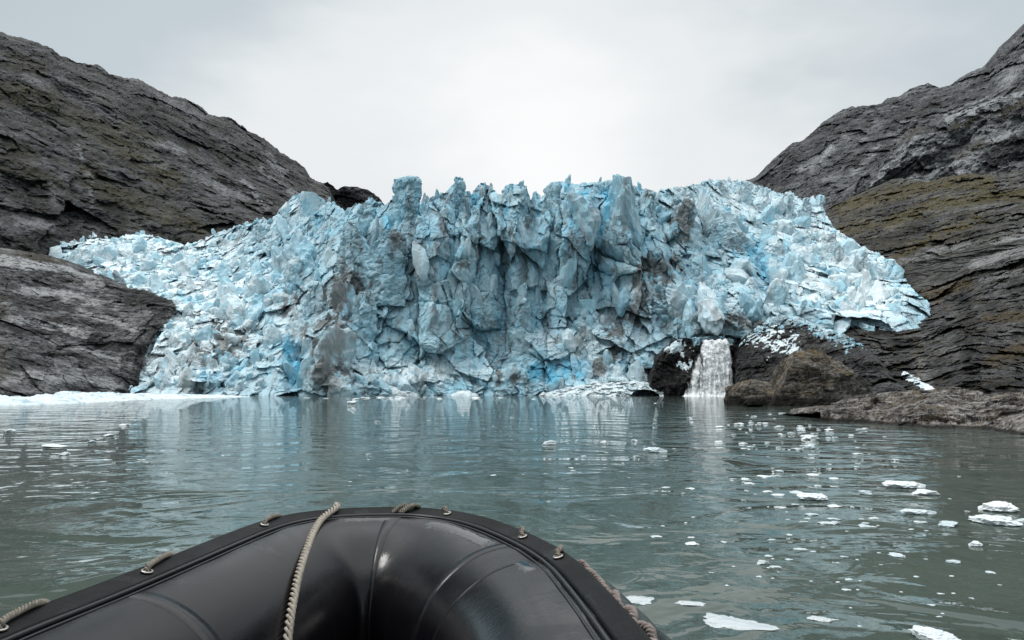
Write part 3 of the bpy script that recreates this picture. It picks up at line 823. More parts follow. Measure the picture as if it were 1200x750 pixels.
Y_w = tps([(985, 365, 150), (1080, 340, 165), (1200, 300, 150), (1400, 260, 130), (985, 465, 100), (1100, 465, 92), (1200, 465, 84), (1400, 465, 70), (1130, 400, 110)])
relief('rock_wall', [(985, 420), (992, 372), (1003, 360), (1030, 356), (1060, 350), (1078, 340), (1100, 330), (1140, 305), (1170, 296), (1200, 288), (1280, 270), (1400, 250)],
       [(985, 476), (1400, 478)], Y_w, .8, 210, rock_disp(.30, 11, 3.2, 25, 1.6, .3), M_WALL, colf=W_ST, back=40, jag=2, seed=25, lateral=.3, topround=10,
       label='tall dark rock wall with mossy ledges rising behind the low shore rocks', cat='rock wall', backdrop=-.1)

relief('rock_hump', [(862, 430), (864, 408), (874, 396), (892, 380), (912, 370), (935, 372), (960, 384), (985, 392), (1008, 402), (1030, 420), (1045, 440), (1060, 455), (1070, 474)],
       [(862, 474), (1070, 476)], tps([(862, 400, 134), (930, 372, 134), (1000, 400, 112), (1060, 460, 84), (862, 470, 120), (930, 470, 108), (1000, 470, 92)]), .7, 130,
       rock_disp(-.55, 7, 1.6, 31, 1.4), M_DOME, back=26, jag=1.5, seed=31, lateral=.2, topround=5, endround=6,
       label='smooth dark wet rock hump beneath the ice edge, right beside the waterfall', cat='rock', backdrop=.02)
relief('rock_hump', [(762, 452), (766, 434), (772, 418), (780, 408), (795, 398), (815, 396), (840, 394), (858, 398), (868, 410), (872, 466)], [(762, 470), (872, 470)],
       tps([(765, 440, 140), (790, 400, 143), (860, 395, 142), (765, 468, 138), (820, 468, 138), (866, 468, 137)]), .6, 90, rock_disp(.9, 6, 1.2, 35, 1.6), M_DOME, back=14, jag=2, seed=35, lateral=.2,
       topround=.6, endround=.6, label='black rock cliff behind and beside the white waterfall', cat='rock', backdrop=.0)


# waterfall: a sheet that fans out over the ledge, with a black gap between its strands
def waterfall():
    nu, nv = 110, 120
    s = np.linspace(0, 1, nu)[:, None]; v = np.linspace(0, 1, nv)[None]
    left = np.interp(v, [0, .3, .5, .75, 1], [823, 816, 810, 805, 801]); right = np.interp(v, [0, .1, .5, 1], [854, 856, 860, 864])
    PX = left + (right - left) * s; PY = 398 + (466 - 398) * v + 3 * (1 - v) * fbm(np.stack([s * 5 + 0 * v, 0 * s + 0 * v, 0 * s + 0 * v], -1), 3, 76)
    Y = 137.2 - 2.6 * np.sqrt(v) - .7 * np.sin(np.pi * s)
    P = at(PX, PY, Y)
    st = fbm(np.stack([P[..., 0] * 1.5, P[..., 2] * .16, P[..., 2] * .13], -1), 5, 77, .6)
    P[..., 1] -= st * .8 + fbm(P * .8, 4, 79) * .5
    gap = np.exp(-(((PX - 823 + (v - .2) * 4 + st * 6) / 3.2) ** 2)) * smooth(.12, .3, v) * smooth(1.02, .8, v)
    edge = np.minimum(smooth(0, .16, s + .14 * st), smooth(1, .88, s + .14 * st)) + 0 * v
    a = np.clip(edge * (.94 + .9 * st) * (1 - .35 * v) - gap * .7 + .3 * smooth(.8, 1, v), 0, 1)
    o = mesh_from('waterfall', P, quads(nu, nv, flip=True), M_FALL, None, P[nu // 2, -1], np.repeat(a[..., None], 3, -1))
    nb = 160
    fx = np.linspace(0, 1, nb)[:, None] + 0 * np.linspace(0, 1, 30)[None]; fy = np.linspace(0, 1, 30)[None] + 0 * fx
    c0 = at(np.array(801.), np.array(465.), 133.2); c1 = at(np.array(865.), np.array(465.), 133.2)
    B = np.stack([c0[0] + (c1[0] - c0[0]) * fx, 132.6 + fy * 3.6, 0 * fx], -1)
    B[..., 2] = np.sin(np.pi * fx) ** .5 * np.sin(np.pi * fy) * (.55 + fbm(B / .7, 4, 83) * 1.6) - .15
    mesh_from('foam', B, quads(nb, 30, flip=True), M_FOAM, o)
    tag(o, 'white meltwater fall pouring from under the ice over black rock', 'waterfall')


waterfall()


# snow and ice rubble lying on the foot of the glacier
def bank(name, top, bot, Yf, seed, back, disp_amp, mat, label, cat, step=.7, nv=50, colf=None, endround=3., topround=4., jag=2.5):
    def dsp(P, PX, PY):
        a1, a2, R, of = cells(P / np.array([1.3, 1.5, .8]), seed); b1, b2, S, og = cells(P / .5, seed + 2)
        return disp_amp * (fbm(P / 3., 4, seed + 1) + (R[..., 0] - .5) * .6 + of[..., 2] * (R[..., 1] - .7) + (S[..., 0] - .5) * .3)
    return relief(name, top, bot, Yf, step, nv, dsp, mat, back=back, jag=jag, seed=seed, colf=colf, lateral=.25, endround=endround, topround=topround, label=label, cat=cat, backdrop=.02, nback=8)


def white_col(P):
    n2 = fbm(P / 2.0, 4, 410); n3 = fbm(P / .6, 3, 411)
    b = np.zeros(P.shape) + np.array([.76, .83, .85])
    b = lerp3(b, [.50, .66, .72], smooth(.0, .5, n2)); b = lerp3(b, [.20, .19, .18], smooth(.28, .5, n3 + n2 * .4) * .7)
    return b


# left shore shelf, near the camera end first
def ice_shelf():
    """low beached ice sloping up from the water's edge"""
    ex = np.array([-200, -80, 0, 30, 60, 90, 120, 150, 190, 230, 265, 300], float)
    ey = np.array([479, 477, 475.2, 474.6, 474, 473, 471, 469.6, 467.8, 466.8, 465.8, 465], float)
    E = resample(spline(at_z(ex, ey, 0.)[:, :2], 300), 420)[0]
    nv = 46; v = np.linspace(0, 1, nv)[None]
    wob = fbm(np.stack([E[:, 0] / 4, E[:, 1] / 4, 0 * E[:, 0]], -1), 4, 61)[:, None]
    X = E[:, :1] - 9 * v + wob * 1.2; Y = E[:, 1:] + 7 * v + wob
    hgt = np.interp(np.arange(420) / 419., [0, .45, .6, .8, 1], [1.25, 1.2, .95, .8, .45])[:, None]
    Q = np.stack([X, Y, 0 * X], -1)
    c1, c2, R, of = cells(Q / 2.2, 63)
    Z = -.12 + hgt * np.minimum(v * 1.6, 1) ** .55 * (.72 + .45 * fbm(Q / 5, 4, 62) + (R[..., 0] - .5) * .30 + fbm(Q / .7, 3, 64) * .16) - 1.5 * smooth(.9, 1, v)
    P = np.stack([X, Y, Z], -1)
    o = mesh_from('ice_shelf', P, quads(420, nv), M_ICE, None, (P[200, 0, 0], P[200, 0, 1], 0), white_col(P))
    tag(o, 'low white shelf of beached ice along the water below the grey slab', 'ice shelf')


ice_shelf()
bank('ice_bank', [(408, 462), (414, 454), (425, 450), (440, 452), (452, 449), (468, 453), (480, 456), (494, 463)], [(408, 467), (494, 467)], flatY(141), 63, 5, .5, M_ICE,
     'white heap of fallen ice rubble at the foot of the dirty ice pillar', 'ice rubble', colf=white_col, nv=30)
bank('ice_bank', [(528, 463), (535, 459), (543, 457), (552, 459), (561, 463)], [(528, 466.5), (561, 466.5)], flatY(139), 65, 4, .3, M_ICE,
     'small white mound of ice stranded below the middle of the ice wall', 'ice rubble', colf=white_col, nv=18)
bank('ice_bank', [(632, 462), (645, 459), (662, 455), (680, 452), (700, 446), (716, 448), (735, 444), (755, 446), (772, 450), (784, 457), (794, 464)],
     [(632, 466), (738, 466), (741, 460), (748, 457), (757, 456), (766, 458), (772, 462), (775, 466), (794, 466)], flatY(136.5, .2), 67, 9, 1.7, M_ICE,
     'dirty white snow bank with a dark cave arch beside the waterfall', 'snow bank', colf=white_col, nv=44)
def crust(sheet, maskf, thick, seed, mat, name, label, cat, colf):
    """snow or ice rubble lying on a rock: where maskf is positive it stands proud of the rock, elsewhere it is cut away"""
    P = SHEET[sheet]; px, py = project(P)
    n = fbm(P / 1.7, 5, seed, .6); m = maskf(px, py) + n * 1.5
    a1, a2, R, of = cells(P / .7, seed + 5)
    keep = m > -.12
    r = CAM - P; r /= np.linalg.norm(r, axis=-1, keepdims=True)
    r = r + np.array([0, 0, .6])
    h = thick * (np.clip(m, -.12, .9) / .9 + (R[..., 0] - .4) * .4 + of[..., 2] * (R[..., 1] - .5)) 
    h = np.where(m < .02, np.minimum(h, m * thick * 2), h)
    Q = P + r * h[..., None]
    q = quads(*P.shape[:2]); kf = keep.ravel()
    q = q[kf[q].all(1)]
    u, inv = np.unique(q, return_inverse=True)
    V = Q.reshape(-1, 3)[u]
    o = mesh_from(name, V, inv.reshape(-1, 4), mat, None, V[V[:, 2].argmin()], colf(V))
    tag(o, label, cat)


crust('rock_hump', lambda x, y: np.clip(.7 * seg(x, y, [(868, 384), (890, 390), (908, 398), (926, 411)], 16), -1.5, .35) - .30, .16, 69, M_ICE, 'snow_patch', 'thin broken white snow patch on the dark rock hump', 'snow patch', white_col)
crust('rock_hump.001', lambda x, y: np.clip(.8 * seg(x, y, [(772, 406), (790, 400), (800, 412), (803, 425)], 9), -1.5, .4) - .18, .35, 75, M_ICE, 'ice_bank', 'broken white ice clinging to the black cliff left of the waterfall', 'ice rubble', white_col)
crust('rock_hump.001', lambda x, y: np.clip(.8 * seg(x, y, [(815, 398), (840, 393), (864, 396)], 7), -1.5, .5) - .05, .5, 78, M_ICE, 'ice_bank', 'dirty ice lip hanging over the top of the waterfall', 'ice rubble', ice_color)
crust('rock_wall', lambda x, y: seg(x, y, [(1060, 439), (1070, 445), (1078, 449), (1091, 457)], 4.2) * 1.6, .15, 71, M_ICE, 'snow_patch', 'narrow grey white snow strip in the gully between rock wall and hump', 'snow patch', white_col)
crust('rock_hump', lambda x, y: np.clip(seg(x, y, [(862, 388), (885, 376), (912, 366), (940, 368), (970, 382), (1000, 394)], 17), -1.2, .55) - .1, .7, 73, M_ICE, 'ice_bank', 'dirty lip of broken ice resting along the top of the rock hump', 'ice rubble', ice_color)

# boulders and low rocks
def boulder(sil, cx, base_py, wpx, hpx, Y, depth, extra, seed, label):
    """an angular block: the planes through its silhouette's edges, plus the listed front and top breaks"""
    V, Fc = ico(6)
    rs = np.random.default_rng(seed)
    c = np.array([0, 0, .30]); pl = []
    for (x0, z0), (x1, z1) in zip(sil[:-1], sil[1:]):
        n = np.array([-(z1 - z0), rs.uniform(-.12, .12), x1 - x0]); n /= np.linalg.norm(n)
        pl.append((n, n @ (np.array([x0, 0, z0]) - c)))
    for n, d in extra + [((0, 0, -1), .45)]:
        n = np.array(n, float); pl.append((n / np.linalg.norm(n), d))
    R = np.full(len(V), 9.)
    for n, d in pl:
        k = V @ n; R = np.minimum(R, np.where(k > .04, d / np.maximum(k, .04), 9))
    U = V * np.minimum(R, 1.6)[:, None] + c
    o0 = at_z(np.array(float(cx)), np.array(float(base_py)), 0.); sc = Y / FPX
    P = np.stack([U[:, 0] * wpx * sc, U[:, 1] * depth, U[:, 2] * hpx * sc], -1) + np.array([(cx - W0 / 2) / FPX * Y * CT, Y, 0])
    q = P / 1.6
    st = ridged(np.stack([q[:, 0] * .4 + q[:, 2] * .3, q[:, 1], q[:, 2] * 2.2 - q[:, 0] * .8], -1), 5, seed)
    f1, f2, Rr, of = cells(np.stack([P[:, 0] / 1.5, P[:, 1] / 1.5, P[:, 2] / 1.0 - P[:, 0] * .3], -1), seed + 3)
    g1, g2, Rg, og = cells(P / .45, seed + 6)
    d = st * .10 + fbm(q * .6, 4, seed + 1) * .12 + (Rr[:, 0] - .5) * .16 + of[:, 2] * (Rr[:, 1] - .4) * .35 - .10 * np.exp(-(f2 - f1) / .06) + (Rg[:, 0] - .5) * .07 + fbm(P / .3, 3, seed + 9) * .05
    P = P + V * (d * Y / 57. * min(1, wpx / 50))[:, None]
    o = mesh_from('boulder', P, Fc, M_BOULDER, None, (P[:, 0].mean(), Y, 0))
    tag(o, label, 'boulder')


boulder([(-1.10, -.2), (-.46, .90), (.06, 1.02), (.88, .46), (1.02, .18), (.86, -.4)], 957, 476, 58, 67, 57.5, 3.6, [((-.38, -1, .10), .60), ((.50, -1, -.22), .60), ((.20, -.62, 1.0), .52), ((0, 1, .1), .9), ((.5, 1, .2), .9)], 41,
        'huge brown boulder with mossy flat top standing in the water')
boulder([(-1.0, -.4), (-1, .1), (-.92, .45), (-.62, .85), (0, 1.0), (.55, .86), (.95, .45), (1.0, 0), (.9, -.4)], 883, 473, 28, 30, 59, 1.9, [((-.2, -1, .0), .62), ((.15, -.7, 1.), .58), ((-.8, -.7, .3), .8), ((0, 1, .1), .9)], 43,
        'smaller dark boulder with ochre lichen just left of the huge one')
relief('stone', [(875, 471), (878, 466), (886, 463.5), (895, 465), (900, 471)], [(875, 474.5), (900, 474.5)], lambda a, b: 53.2 + 0 * a, .5, 20, rock_disp(.2, 1.2, .15, 45), M_BOULDER, back=1.2, jag=.4, seed=45,
       lateral=.03, endround=.8, topround=.4, label='little brown stone poking out of the water before the smaller boulder', cat='stone', backdrop=.3, nback=6)
relief('rock', [(1008, 478), (1012, 466), (1022, 462), (1034, 461), (1044, 464), (1052, 470), (1056, 478)], [(1008, 482), (1056, 482)], flatY(47), .5, 40, rock_disp(.2, 2, .4, 47), M_LEDGE, back=4, jag=.8, seed=47,
       lateral=.05, endround=1.2, topround=.8, label='low pale grey rock just behind the right edge of the huge boulder', cat='rock', backdrop=.1, nback=6)
relief('rock', [(1046, 474), (1050, 466), (1062, 461), (1076, 457), (1092, 459), (1108, 464), (1122, 470), (1132, 476)], [(1046, 484), (1132, 486)], flatY(43), .5, 50, rock_disp(-.3, 2.2, .5, 49), M_DOME, back=4, jag=.8, seed=49,
       lateral=.05, endround=1.2, topround=1, label='dark wet hump of rock behind the banded ledge', cat='rock', backdrop=.1, nback=6)
relief('rock', [(1094, 462), (1102, 456), (1114, 453), (1126, 454), (1136, 461), (1142, 468), (1148, 476)], [(1094, 482), (1148, 484)], flatY(48), .5, 40, rock_disp(-.3, 2, .4, 51), M_BOULDER, back=4, jag=.6, seed=51,
       lateral=.05, endround=1.2, topround=1, label='rounded brown rock behind the dark wet hump', cat='rock', backdrop=.1, nback=6)
relief('rock', [(1176, 474), (1184, 466), (1196, 462), (1215, 460), (1250, 466), (1270, 478)], [(1176, 484), (1270, 486)], flatY(40), .5, 40, rock_disp(-.3, 2.2, .4, 53), M_DOME, back=4, jag=.8, seed=53,
       lateral=.05, endround=1.2, topround=1, label='grey rock at the far end of the banded ledge, cut by the picture edge', cat='rock', backdrop=.1, nback=6)
Y_le = tps([(965, 491, 30), (1050, 470, 33.5), (1140, 466, 33), (1300, 466, 29), (965, 494, 29.5), (1080, 505, 25), (1200, 515, 21.5), (1300, 522, 19), (1080, 490, 26.5), (1200, 495, 23.5)])
relief('rock_ledge', [(962, 492), (975, 489), (990, 485), (1005, 480), (1020, 479), (1040, 476), (1056, 470), (1072, 470), (1085, 475), (1100, 472), (1125, 468), (1140, 466), (1158, 472), (1175, 474), (1200, 472), (1240, 474), (1320, 480)],
       [(962, 496), (1000, 499), (1060, 504), (1100, 508), (1150, 511), (1200, 517), (1320, 530)], Y_le, .5, 110, rock_disp(.38, 2.2, .42, 57, .8, 3.0, 1.2), M_LEDGE, lift=.6, back=5, jag=1.6, seed=57, lateral=.06, endround=1.5, topround=1.2,
       label='long low ledge of brown banded rock sloping into the water', cat='rock ledge', backdrop=.06, nback=8)


# =================================================================== WATER
def water():
    v = np.array([(-1500, -400, 0), (1500, -400, 0), (1500, 1600, 0), (-1500, 1600, 0)], float)
    o = mesh_from('water', v, np.array([[0, 1, 2, 3]]), M_WATER, None, (0, 0, 0))
    tag(o, kind='structure')


water()


# =================================================================== FLOATING ICE
def chunk_mesh(seed, n=4):
    bm = bmesh.new(); bmesh.ops.create_icosphere(bm, subdivisions=n, radius=1.)
    V = np.array([v.co[:] for v in bm.verts]); rs = np.random.default_rng(seed)
    R = np.full(len(V), 9.)
    for i in range(13):
        nrm = rs.normal(size=3); nrm[2] *= .7; nrm /= np.linalg.norm(nrm)
        c = V @ nrm; R = np.minimum(R, np.where(c > .05, rs.uniform(.55, .95) / np.maximum(c, .05), 9))
    R = np.clip(R, .3, 1.15)
    R = R * (1 + .34 * fbm(V * 1.5 + seed, 4, seed) + .16 * fbm(V * 4.5 + seed, 4, seed + 4))
    V = V * R[:, None]
    # the waterline notch
    V[:, :2] *= (1 + .12 * np.exp(-((V[:, 2] + .1) / .12) ** 2))[:, None]
    for v, c in zip(bm.verts, V): v.co = c
    me = bpy.data.meshes.new('ice_floe'); bm.to_mesh(me); bm.free()
    for p in me.polygons: p.use_smooth = False
    me.materials.append(M_FLOE)
    return me


CH_BIG = [chunk_mesh(700 + i, 5) for i in range(6)]
CH_SML = [chunk_mesh(740 + i, 3) for i in range(7)]


def floe(px, py, w, h, label, group=None, big=False, cat='ice floe'):
    """px,py of the waterline centre; w,h visible size in pixels"""
    p = at_z(np.array(float(px)), np.array(float(py)), 0.)
    d = p[1]; m = d / FPX
    wx = w * m / 2
    hz = max(h * m * (.58 if big else .34), .004)
    o = bpy.data.objects.new('ice_floe', random.choice(CH_BIG if big else CH_SML)); COL.objects.link(o)
    o.location = p; o.location.z = hz * .30
    dy = wx * random.uniform(.6, 1.1)
    o.scale = (wx * 1.0, dy, hz * .75); o.rotation_euler = (0, 0, random.uniform(-.4, .4) + random.choice((0, math.pi)))
    tag(o, label, cat, group)
    return o


BIG = [(1160, 612, 44, 13, 'broad flat white floe in front of the blocky one near the frame edge'), (1174, 599, 38, 15, 'blocky white floe with a raised back behind the broad flat one'),
       (1061, 571, 42, 11, 'long white floe touching a shorter one below the banded ledge'), (1082, 579, 28, 10, 'short white floe hugging the near side of the long one'),
       (954, 585, 34, 11, 'ragged white floe with frayed rim on the blue green water'), (1077, 602, 34, 8, 'narrow white floe like a flat bar, nearer than the touching pair'),
       (948, 515, 20, 10, 'square topped white floe near the huge boulder'), (949, 526, 14, 7, 'low floe directly in front of the square topped one'),
       (768, 530, 22, 9, 'lone rounded white floe on the water before the waterfall'), (645, 521, 18, 7, 'lone small white floe left of the rounded one in midwater'),
       (1110, 616, 20, 8, 'oval white floe left of the broad flat one'), (1092, 749, 44, 16, 'frothy white floe cut by the lower picture edge'),
       (12, 506, 17, 6, 'white floe at the picture edge off the grey slab'), (60, 524, 26, 5, 'thin bar shaped floe on the dark water off the grey slab'),
       (75, 533, 11, 5, 'small white floe just below the thin bar shaped one'), (412, 473, 12, 5, 'bright little floe close to the foot of the dirty pillar'),
       (128, 511, 10, 4, 'tiny white floe beyond the bar shaped one'), (1200, 613, 20, 8, 'half visible white floe at the picture edge beside the broad flat one'),
       (893, 661, 15, 8, 'small round floe with crumbs on the near water'), (978, 614, 12, 6, 'small floe of slushy ice between ragged floe and flat bar'),
       (1145, 640, 14, 8, 'speckled slushy floe nearer than the broad flat one'), (1014, 579, 14, 7, 'two humped floe with a dark dent behind the flat bar'),
       (707, 519, 8, 4, 'tiny pale floe between the two lone midwater floes'), (108, 518, 12, 4, 'pale slushy floe beside the tiny one off the slab'),
       (875, 563, 12, 5, 'pale small floe beyond the ragged one'), (1053, 652, 18, 6, 'thin white sliver of ice on dark water'), (1118, 660, 16, 5, 'thin tilted sliver of ice on the dark water near the frame edge')]
for b in BIG:
    floe(*b[:5], big=True)


M_SKYPATCH = NT('sky_reflection_patch').set(Base_Color=(.46, .50, .515, 1), Roughness=.08, IOR=1.33)  # pale sheets added on the water in place of bright sky reflections
for px, py, w, h, lab in ((852, 729, 108, 24, 'large flat grey patch added as sky reflection beside the boat'), (812, 707, 34, 10, 'small flat patch added as sky reflection just beyond the large one'),
                          (745, 704, 46, 12, 'narrow flat patch added as sky reflection close to the frayed rope of the boat'), (966, 726, 30, 8, 'thin sliver added as sky reflection off the far tip of the large patch')):
    o = floe(px, py, w, h, lab, big=True)  # shaped by floe(), but stands in for a reflection, not ice
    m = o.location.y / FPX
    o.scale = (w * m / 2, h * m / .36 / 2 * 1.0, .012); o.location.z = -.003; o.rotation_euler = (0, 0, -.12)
    o.data = o.data.copy(); o.data.materials[0] = M_SKYPATCH


def scatter(n, cx, cy, sx, sy, smin, smax, label, group, cat='ice floe', lim=None):
    k = 0
    while k < n:
        px = random.gauss(cx, sx); py = random.gauss(cy, sy)
        if not (2 < px < 1215 and 466 < py < 748): continue
        if px > 960 and py < 492 + (px - 960) * .11 + 4: continue
        if px < 300 and py < 478: continue
        if py > 590 - 0 and px < 700 + (py - 620) * .55 and py > 590: continue
        if 850 < px < 1020 and py < 481: continue
        s = smin + (smax - smin) * random.random() ** 2.6
        floe(px, py, s * 1.7, s * .42, label, group, cat=cat); k += 1


scatter(70, 925, 500, 60, 16, 2.2, 8, 'small white chip in the band of brash ice running from the boulders', 'brash ice chips before the boulders', 'ice chip')
scatter(85, 945, 575, 85, 55, 2.5, 11, 'small white chip adrift among the larger floes on the blue green water', 'ice chips among the larger floes', 'ice chip')
scatter(42, 1010, 670, 120, 45, 2.5, 10, 'small white crumb of ice on the near dark water by the boat', 'ice crumbs on the near water', 'ice chip')
scatter(20, 90, 540, 70, 28, 2, 7, 'small white chip on the dark water off the grey slab', 'ice chips off the grey slab', 'ice chip')
scatter(38, 610, 520, 150, 35, 1.6, 5, 'tiny white speck of ice on the open water before the ice wall', 'ice specks on the open water', 'ice chip')


for k in range(26):
    px = random.choice((random.uniform(305, 800), random.uniform(400, 520)))
    s_ = 2.5 + 7 * random.random() ** 2
    floe(px, random.uniform(465.2, 469), s_ * 1.7, s_ * .5, 'white scrap of fallen ice drifting at the very foot of the ice wall', 'ice scraps along the foot of the wall', cat='ice chip')


# =================================================================== INFLATABLE BOAT
ZE = .78
E_PX = [(-150, 790), (0, 728), (95, 694), (190, 657), (250, 633), (305, 612), (345, 602), (390, 597), (440, 595), (490, 595), (530, 599), (565, 606), (600, 618), (640, 636), (670, 655), (700, 684), (730, 717), (760, 752), (790, 792)]


ep = np.array([at_z(np.array(float(a)), np.array(float(b)), ZE)[:2] for a, b in E_PX])
dl = ep[0] - ep[1]; dr = ep[-1] - ep[-2]
ep = np.vstack([ep[0] + np.array([-.15, -2.2]), ep[0] + np.array([-.06, -1.0]), ep, ep[-1] + np.array([.05, -1.0]), ep[-1] + np.array([.06, -2.0])])
ES = spline(ep, 900)
ES, ET = resample(ES, 640)
for _ in range(60):
    ES[1:-1] = .25 * ES[:-2] + .5 * ES[1:-1] + .25 * ES[2:]
TN = np.gradient(ES, axis=0); TN /= np.linalg.norm(TN, axis=1, keepdims=True)
NO = np.stack([-TN[:, 1], TN[:, 0]], -1)           # outward (path runs left to bow to right)
RT = .40
OFF = .085
TC = ES - NO * OFF                                   # tube centre line in plan
for _ in range(40):
    TC[1:-1] = .25 * TC[:-2] + .5 * TC[1:-1] + .25 * TC[2:]
ZC = ZE - .025 - RT * 1.0
boat_c = TC.mean(0)
boat = empty('inflatable_boat', (float(boat_c[0]), float(boat_c[1]), 0.1))
tag(boat, 'black rubber inflatable boat, its rounded bow tube and lacing rail pointing at the ice', 'inflatable boat')
M_TUBE = rubber_mat('black_hypalon', (.0036, .0033, .0044), .16, .30, .10, spec=.36)
M_RAIL = rubber_mat('rail_rubber', (.003, .003, .0034), .34, .5, .4, spec=.12)
M_TAPE = rubber_mat('seam_rubber', (.004, .004, .005), .16, .36, .1, wet=False)
M_DECK = rubber_mat('deck_rubber', (.004, .004, .004), .5, .7, .3, wet=False)
M_BRASS = plain_mat('grommet_metal', (.42, .40, .36), .35, 1.0, 60, .3)
M_ROPE = plain_mat('weathered_rope', (.17, .15, .122), .85, 0, 60, .45)
M_LINE = plain_mat('pale_rope', (.30, .265, .22), .85, 0, 70, .4)
M_LINE2 = plain_mat('pinkish_rope', (.20, .165, .15), .85, 0, 60, .5)


def offset_line(a, r):
    """a line round the tube at angle a from the crown (positive outward), radius r"""
    return np.column_stack([TC + NO * (math.sin(a) * r), np.full(len(TC), ZC + math.cos(a) * r)])


na = 64
ang = np.linspace(0, 2 * np.pi, na, endpoint=False)
i0 = np.arange(len(TC))
# fabric pulls in slightly at the seams and sags in long soft folds
sarc = ET
fold = .006 * fbm(np.stack([sarc * 3.1, sarc * 0, sarc * 0], -1), 3, 5)[:, None] + .004 * fbm(np.stack([(sarc * 5)[:, None] + 0 * ang, np.cos(ang)[None] * 1.5 + 0 * sarc[:, None], np.sin(ang)[None] * 1.5 + 0 * sarc[:, None]], -1), 3, 6)
R2 = RT + fold
T3 = np.stack([TC[:, None, 0] + NO[:, None, 0] * np.sin(ang) * R2, TC[:, None, 1] + NO[:, None, 1] * np.sin(ang) * R2, ZC + np.cos(ang)[None] * R2], -1)
inner = np.clip(-np.sin(ang) * 1.25 - .05, 0, 1)[None, :, None]       # the fabric spans the tight inside of the bow in a soft cup
for _ in range(900):
    sm = T3.copy(); sm[1:-1] = .25 * T3[:-2] + .5 * T3[1:-1] + .25 * T3[2:]
    T3 = T3 * (1 - inner) + sm * inner
du = np.gradient(T3, axis=0); dv = np.roll(T3, -1, 1) - np.roll(T3, 1, 1)
TNRM = np.cross(dv, du); TNRM /= np.linalg.norm(TNRM, axis=-1, keepdims=True) + 1e-9
if (TNRM[len(TC) // 2, 0, 2]) < 0: TNRM = -TNRM


def tube_at(idx, a, lift=0.):
    """a point on the tube skin at path index idx and angle a from the crown"""
    idx, a = np.broadcast_arrays(np.asarray(idx, float), np.asarray(a, float))
    i = np.clip(np.floor(idx).astype(int), 0, len(TC) - 2); fi = np.clip(idx - i, 0, 1)[..., None]
    t = (a / (2 * np.pi) * na) % na; j = np.floor(t).astype(int); fj = (t - j)[..., None]; j = j % na; j2 = (j + 1) % na
    def g(A): return (A[i, j] * (1 - fi) + A[i + 1, j] * fi) * (1 - fj) + (A[i, j2] * (1 - fi) + A[i + 1, j2] * fi) * fj
    return g(T3) + g(TNRM) * np.asarray(lift)[..., None]


mesh_from('buoyancy_tube', T3, quads(len(TC), na, closed_v=True, flip=True), M_TUBE, boat, smooth_shade=True)


def sweep_profile(name, prof, mat, lo=0, hi=None, smooth_shade=True):
    """prof: closed list of (outward, up) offsets measured from the crown of the tube"""
    pr = np.array(prof)
    c = TC[lo:hi]; n = NO[lo:hi]
    P = np.stack([c[:, None, 0] + n[:, None, 0] * pr[:, 0], c[:, None, 1] + n[:, None, 1] * pr[:, 0], (ZC + RT) + 0 * c[:, None, 0] + pr[:, 1]], -1)
    return mesh_from(name, P, quads(len(c), len(pr), closed_v=True, flip=True), mat, boat, smooth_shade=smooth_shade)


# lacing rail: a flat flange welded on the crown, standing a little proud on its outer side, with beads along its foot
sweep_profile('lacing_rail', [(.022, -.004), (.022, .004), (.032, .010), (.090, .023), (.095, .027), (.099, .023), (.095, .015), (.050, -.004), (.065, -.03), (.04, -.02)], M_RAIL)
sweep_profile('rail_bead', [(.004 + .009 * math.cos(a), .003 + .009 * math.sin(a)) for a in np.linspace(0, 2 * np.pi, 10, endpoint=False)], M_TAPE)
sweep_profile('rail_bead', [(-.022 + .005 * math.cos(a), -.001 + .005 * math.sin(a)) for a in np.linspace(0, 2 * np.pi, 8, endpoint=False)], M_TAPE)


def near_index(px, py, z=None):
    u, v = project(np.column_stack([ES, np.full(len(ES), ZE)]))
    front = ES[:, 1] > .8
    d = (u - px) ** 2 + (v - py) ** 2; d[~front] = 1e9
    return int(np.argmin(d))


def seam(ci, width, a0, a1, lift, skew=0., mat=M_TAPE, name='seam_tape'):
    aa = np.linspace(a0, a1, 90)
    L = ET[1] - ET[0]
    ws = np.array([-1, -.92, .92, 1]) * width / 2
    ls = np.array([-.002, lift, lift, -.002])
    rows = [tube_at(np.clip(ci + (w + skew * aa) / L, 0, len(TC) - 1), aa, l + 0 * aa) for w, l in zip(ws, ls)]
    mesh_from(name, np.array(rows), quads(4, len(aa), flip=True), mat, boat, smooth_shade=True)


seam(near_index(470, 595), .10, -2.2, -.08, .0022)
seam(near_index(622, 628), .07, -2.2, -.08, .0025, .02)
seam(near_index(655, 648), .012, -2.2, -.08, .002, .02)
seam(near_index(120, 685), .07, -2.2, -.08, .0018)
# long seam strips on the inner flank of the tube
# rain water standing in a shallow fold along the crest
M_WET = NT('standing_water').set(Base_Color=(.02, .02, .022, 1), Roughness=.03, IOR=1.6)
def wet(i0_, i1_, a0, a1, sd):
    n1, n2 = 120, 26
    ii = np.linspace(i0_, i1_, n1); aa = np.linspace(a0, a1, n2)
    L = np.linspace(0, 1, n1)[:, None] + 0 * aa; U = np.linspace(0, 1, n2)[None] + 0 * ii[:, None]
    edge = np.minimum(np.minimum(L, 1 - L) * 5, np.minimum(U * 3, (1 - U) * 1.6)) + .35 * fbm(np.stack([L * 14, U * 5, U * 0 + sd], -1), 4, 17)
    P = tube_at(ii[:, None] + 0 * aa[None], aa[None] + 0 * ii[:, None], .0030 * np.clip((edge - .12) * 4, -1, 1))
    mesh_from('water_film', P, quads(n1, n2), M_WET, boat, smooth_shade=True)


wet(near_index(525, 598), near_index(618, 626), -.10, -.30, 3)
wet(near_index(395, 597), near_index(470, 595), -.09, -.20, 8)
wet(near_index(655, 646), near_index(672, 657), -.10, -.24, 5)

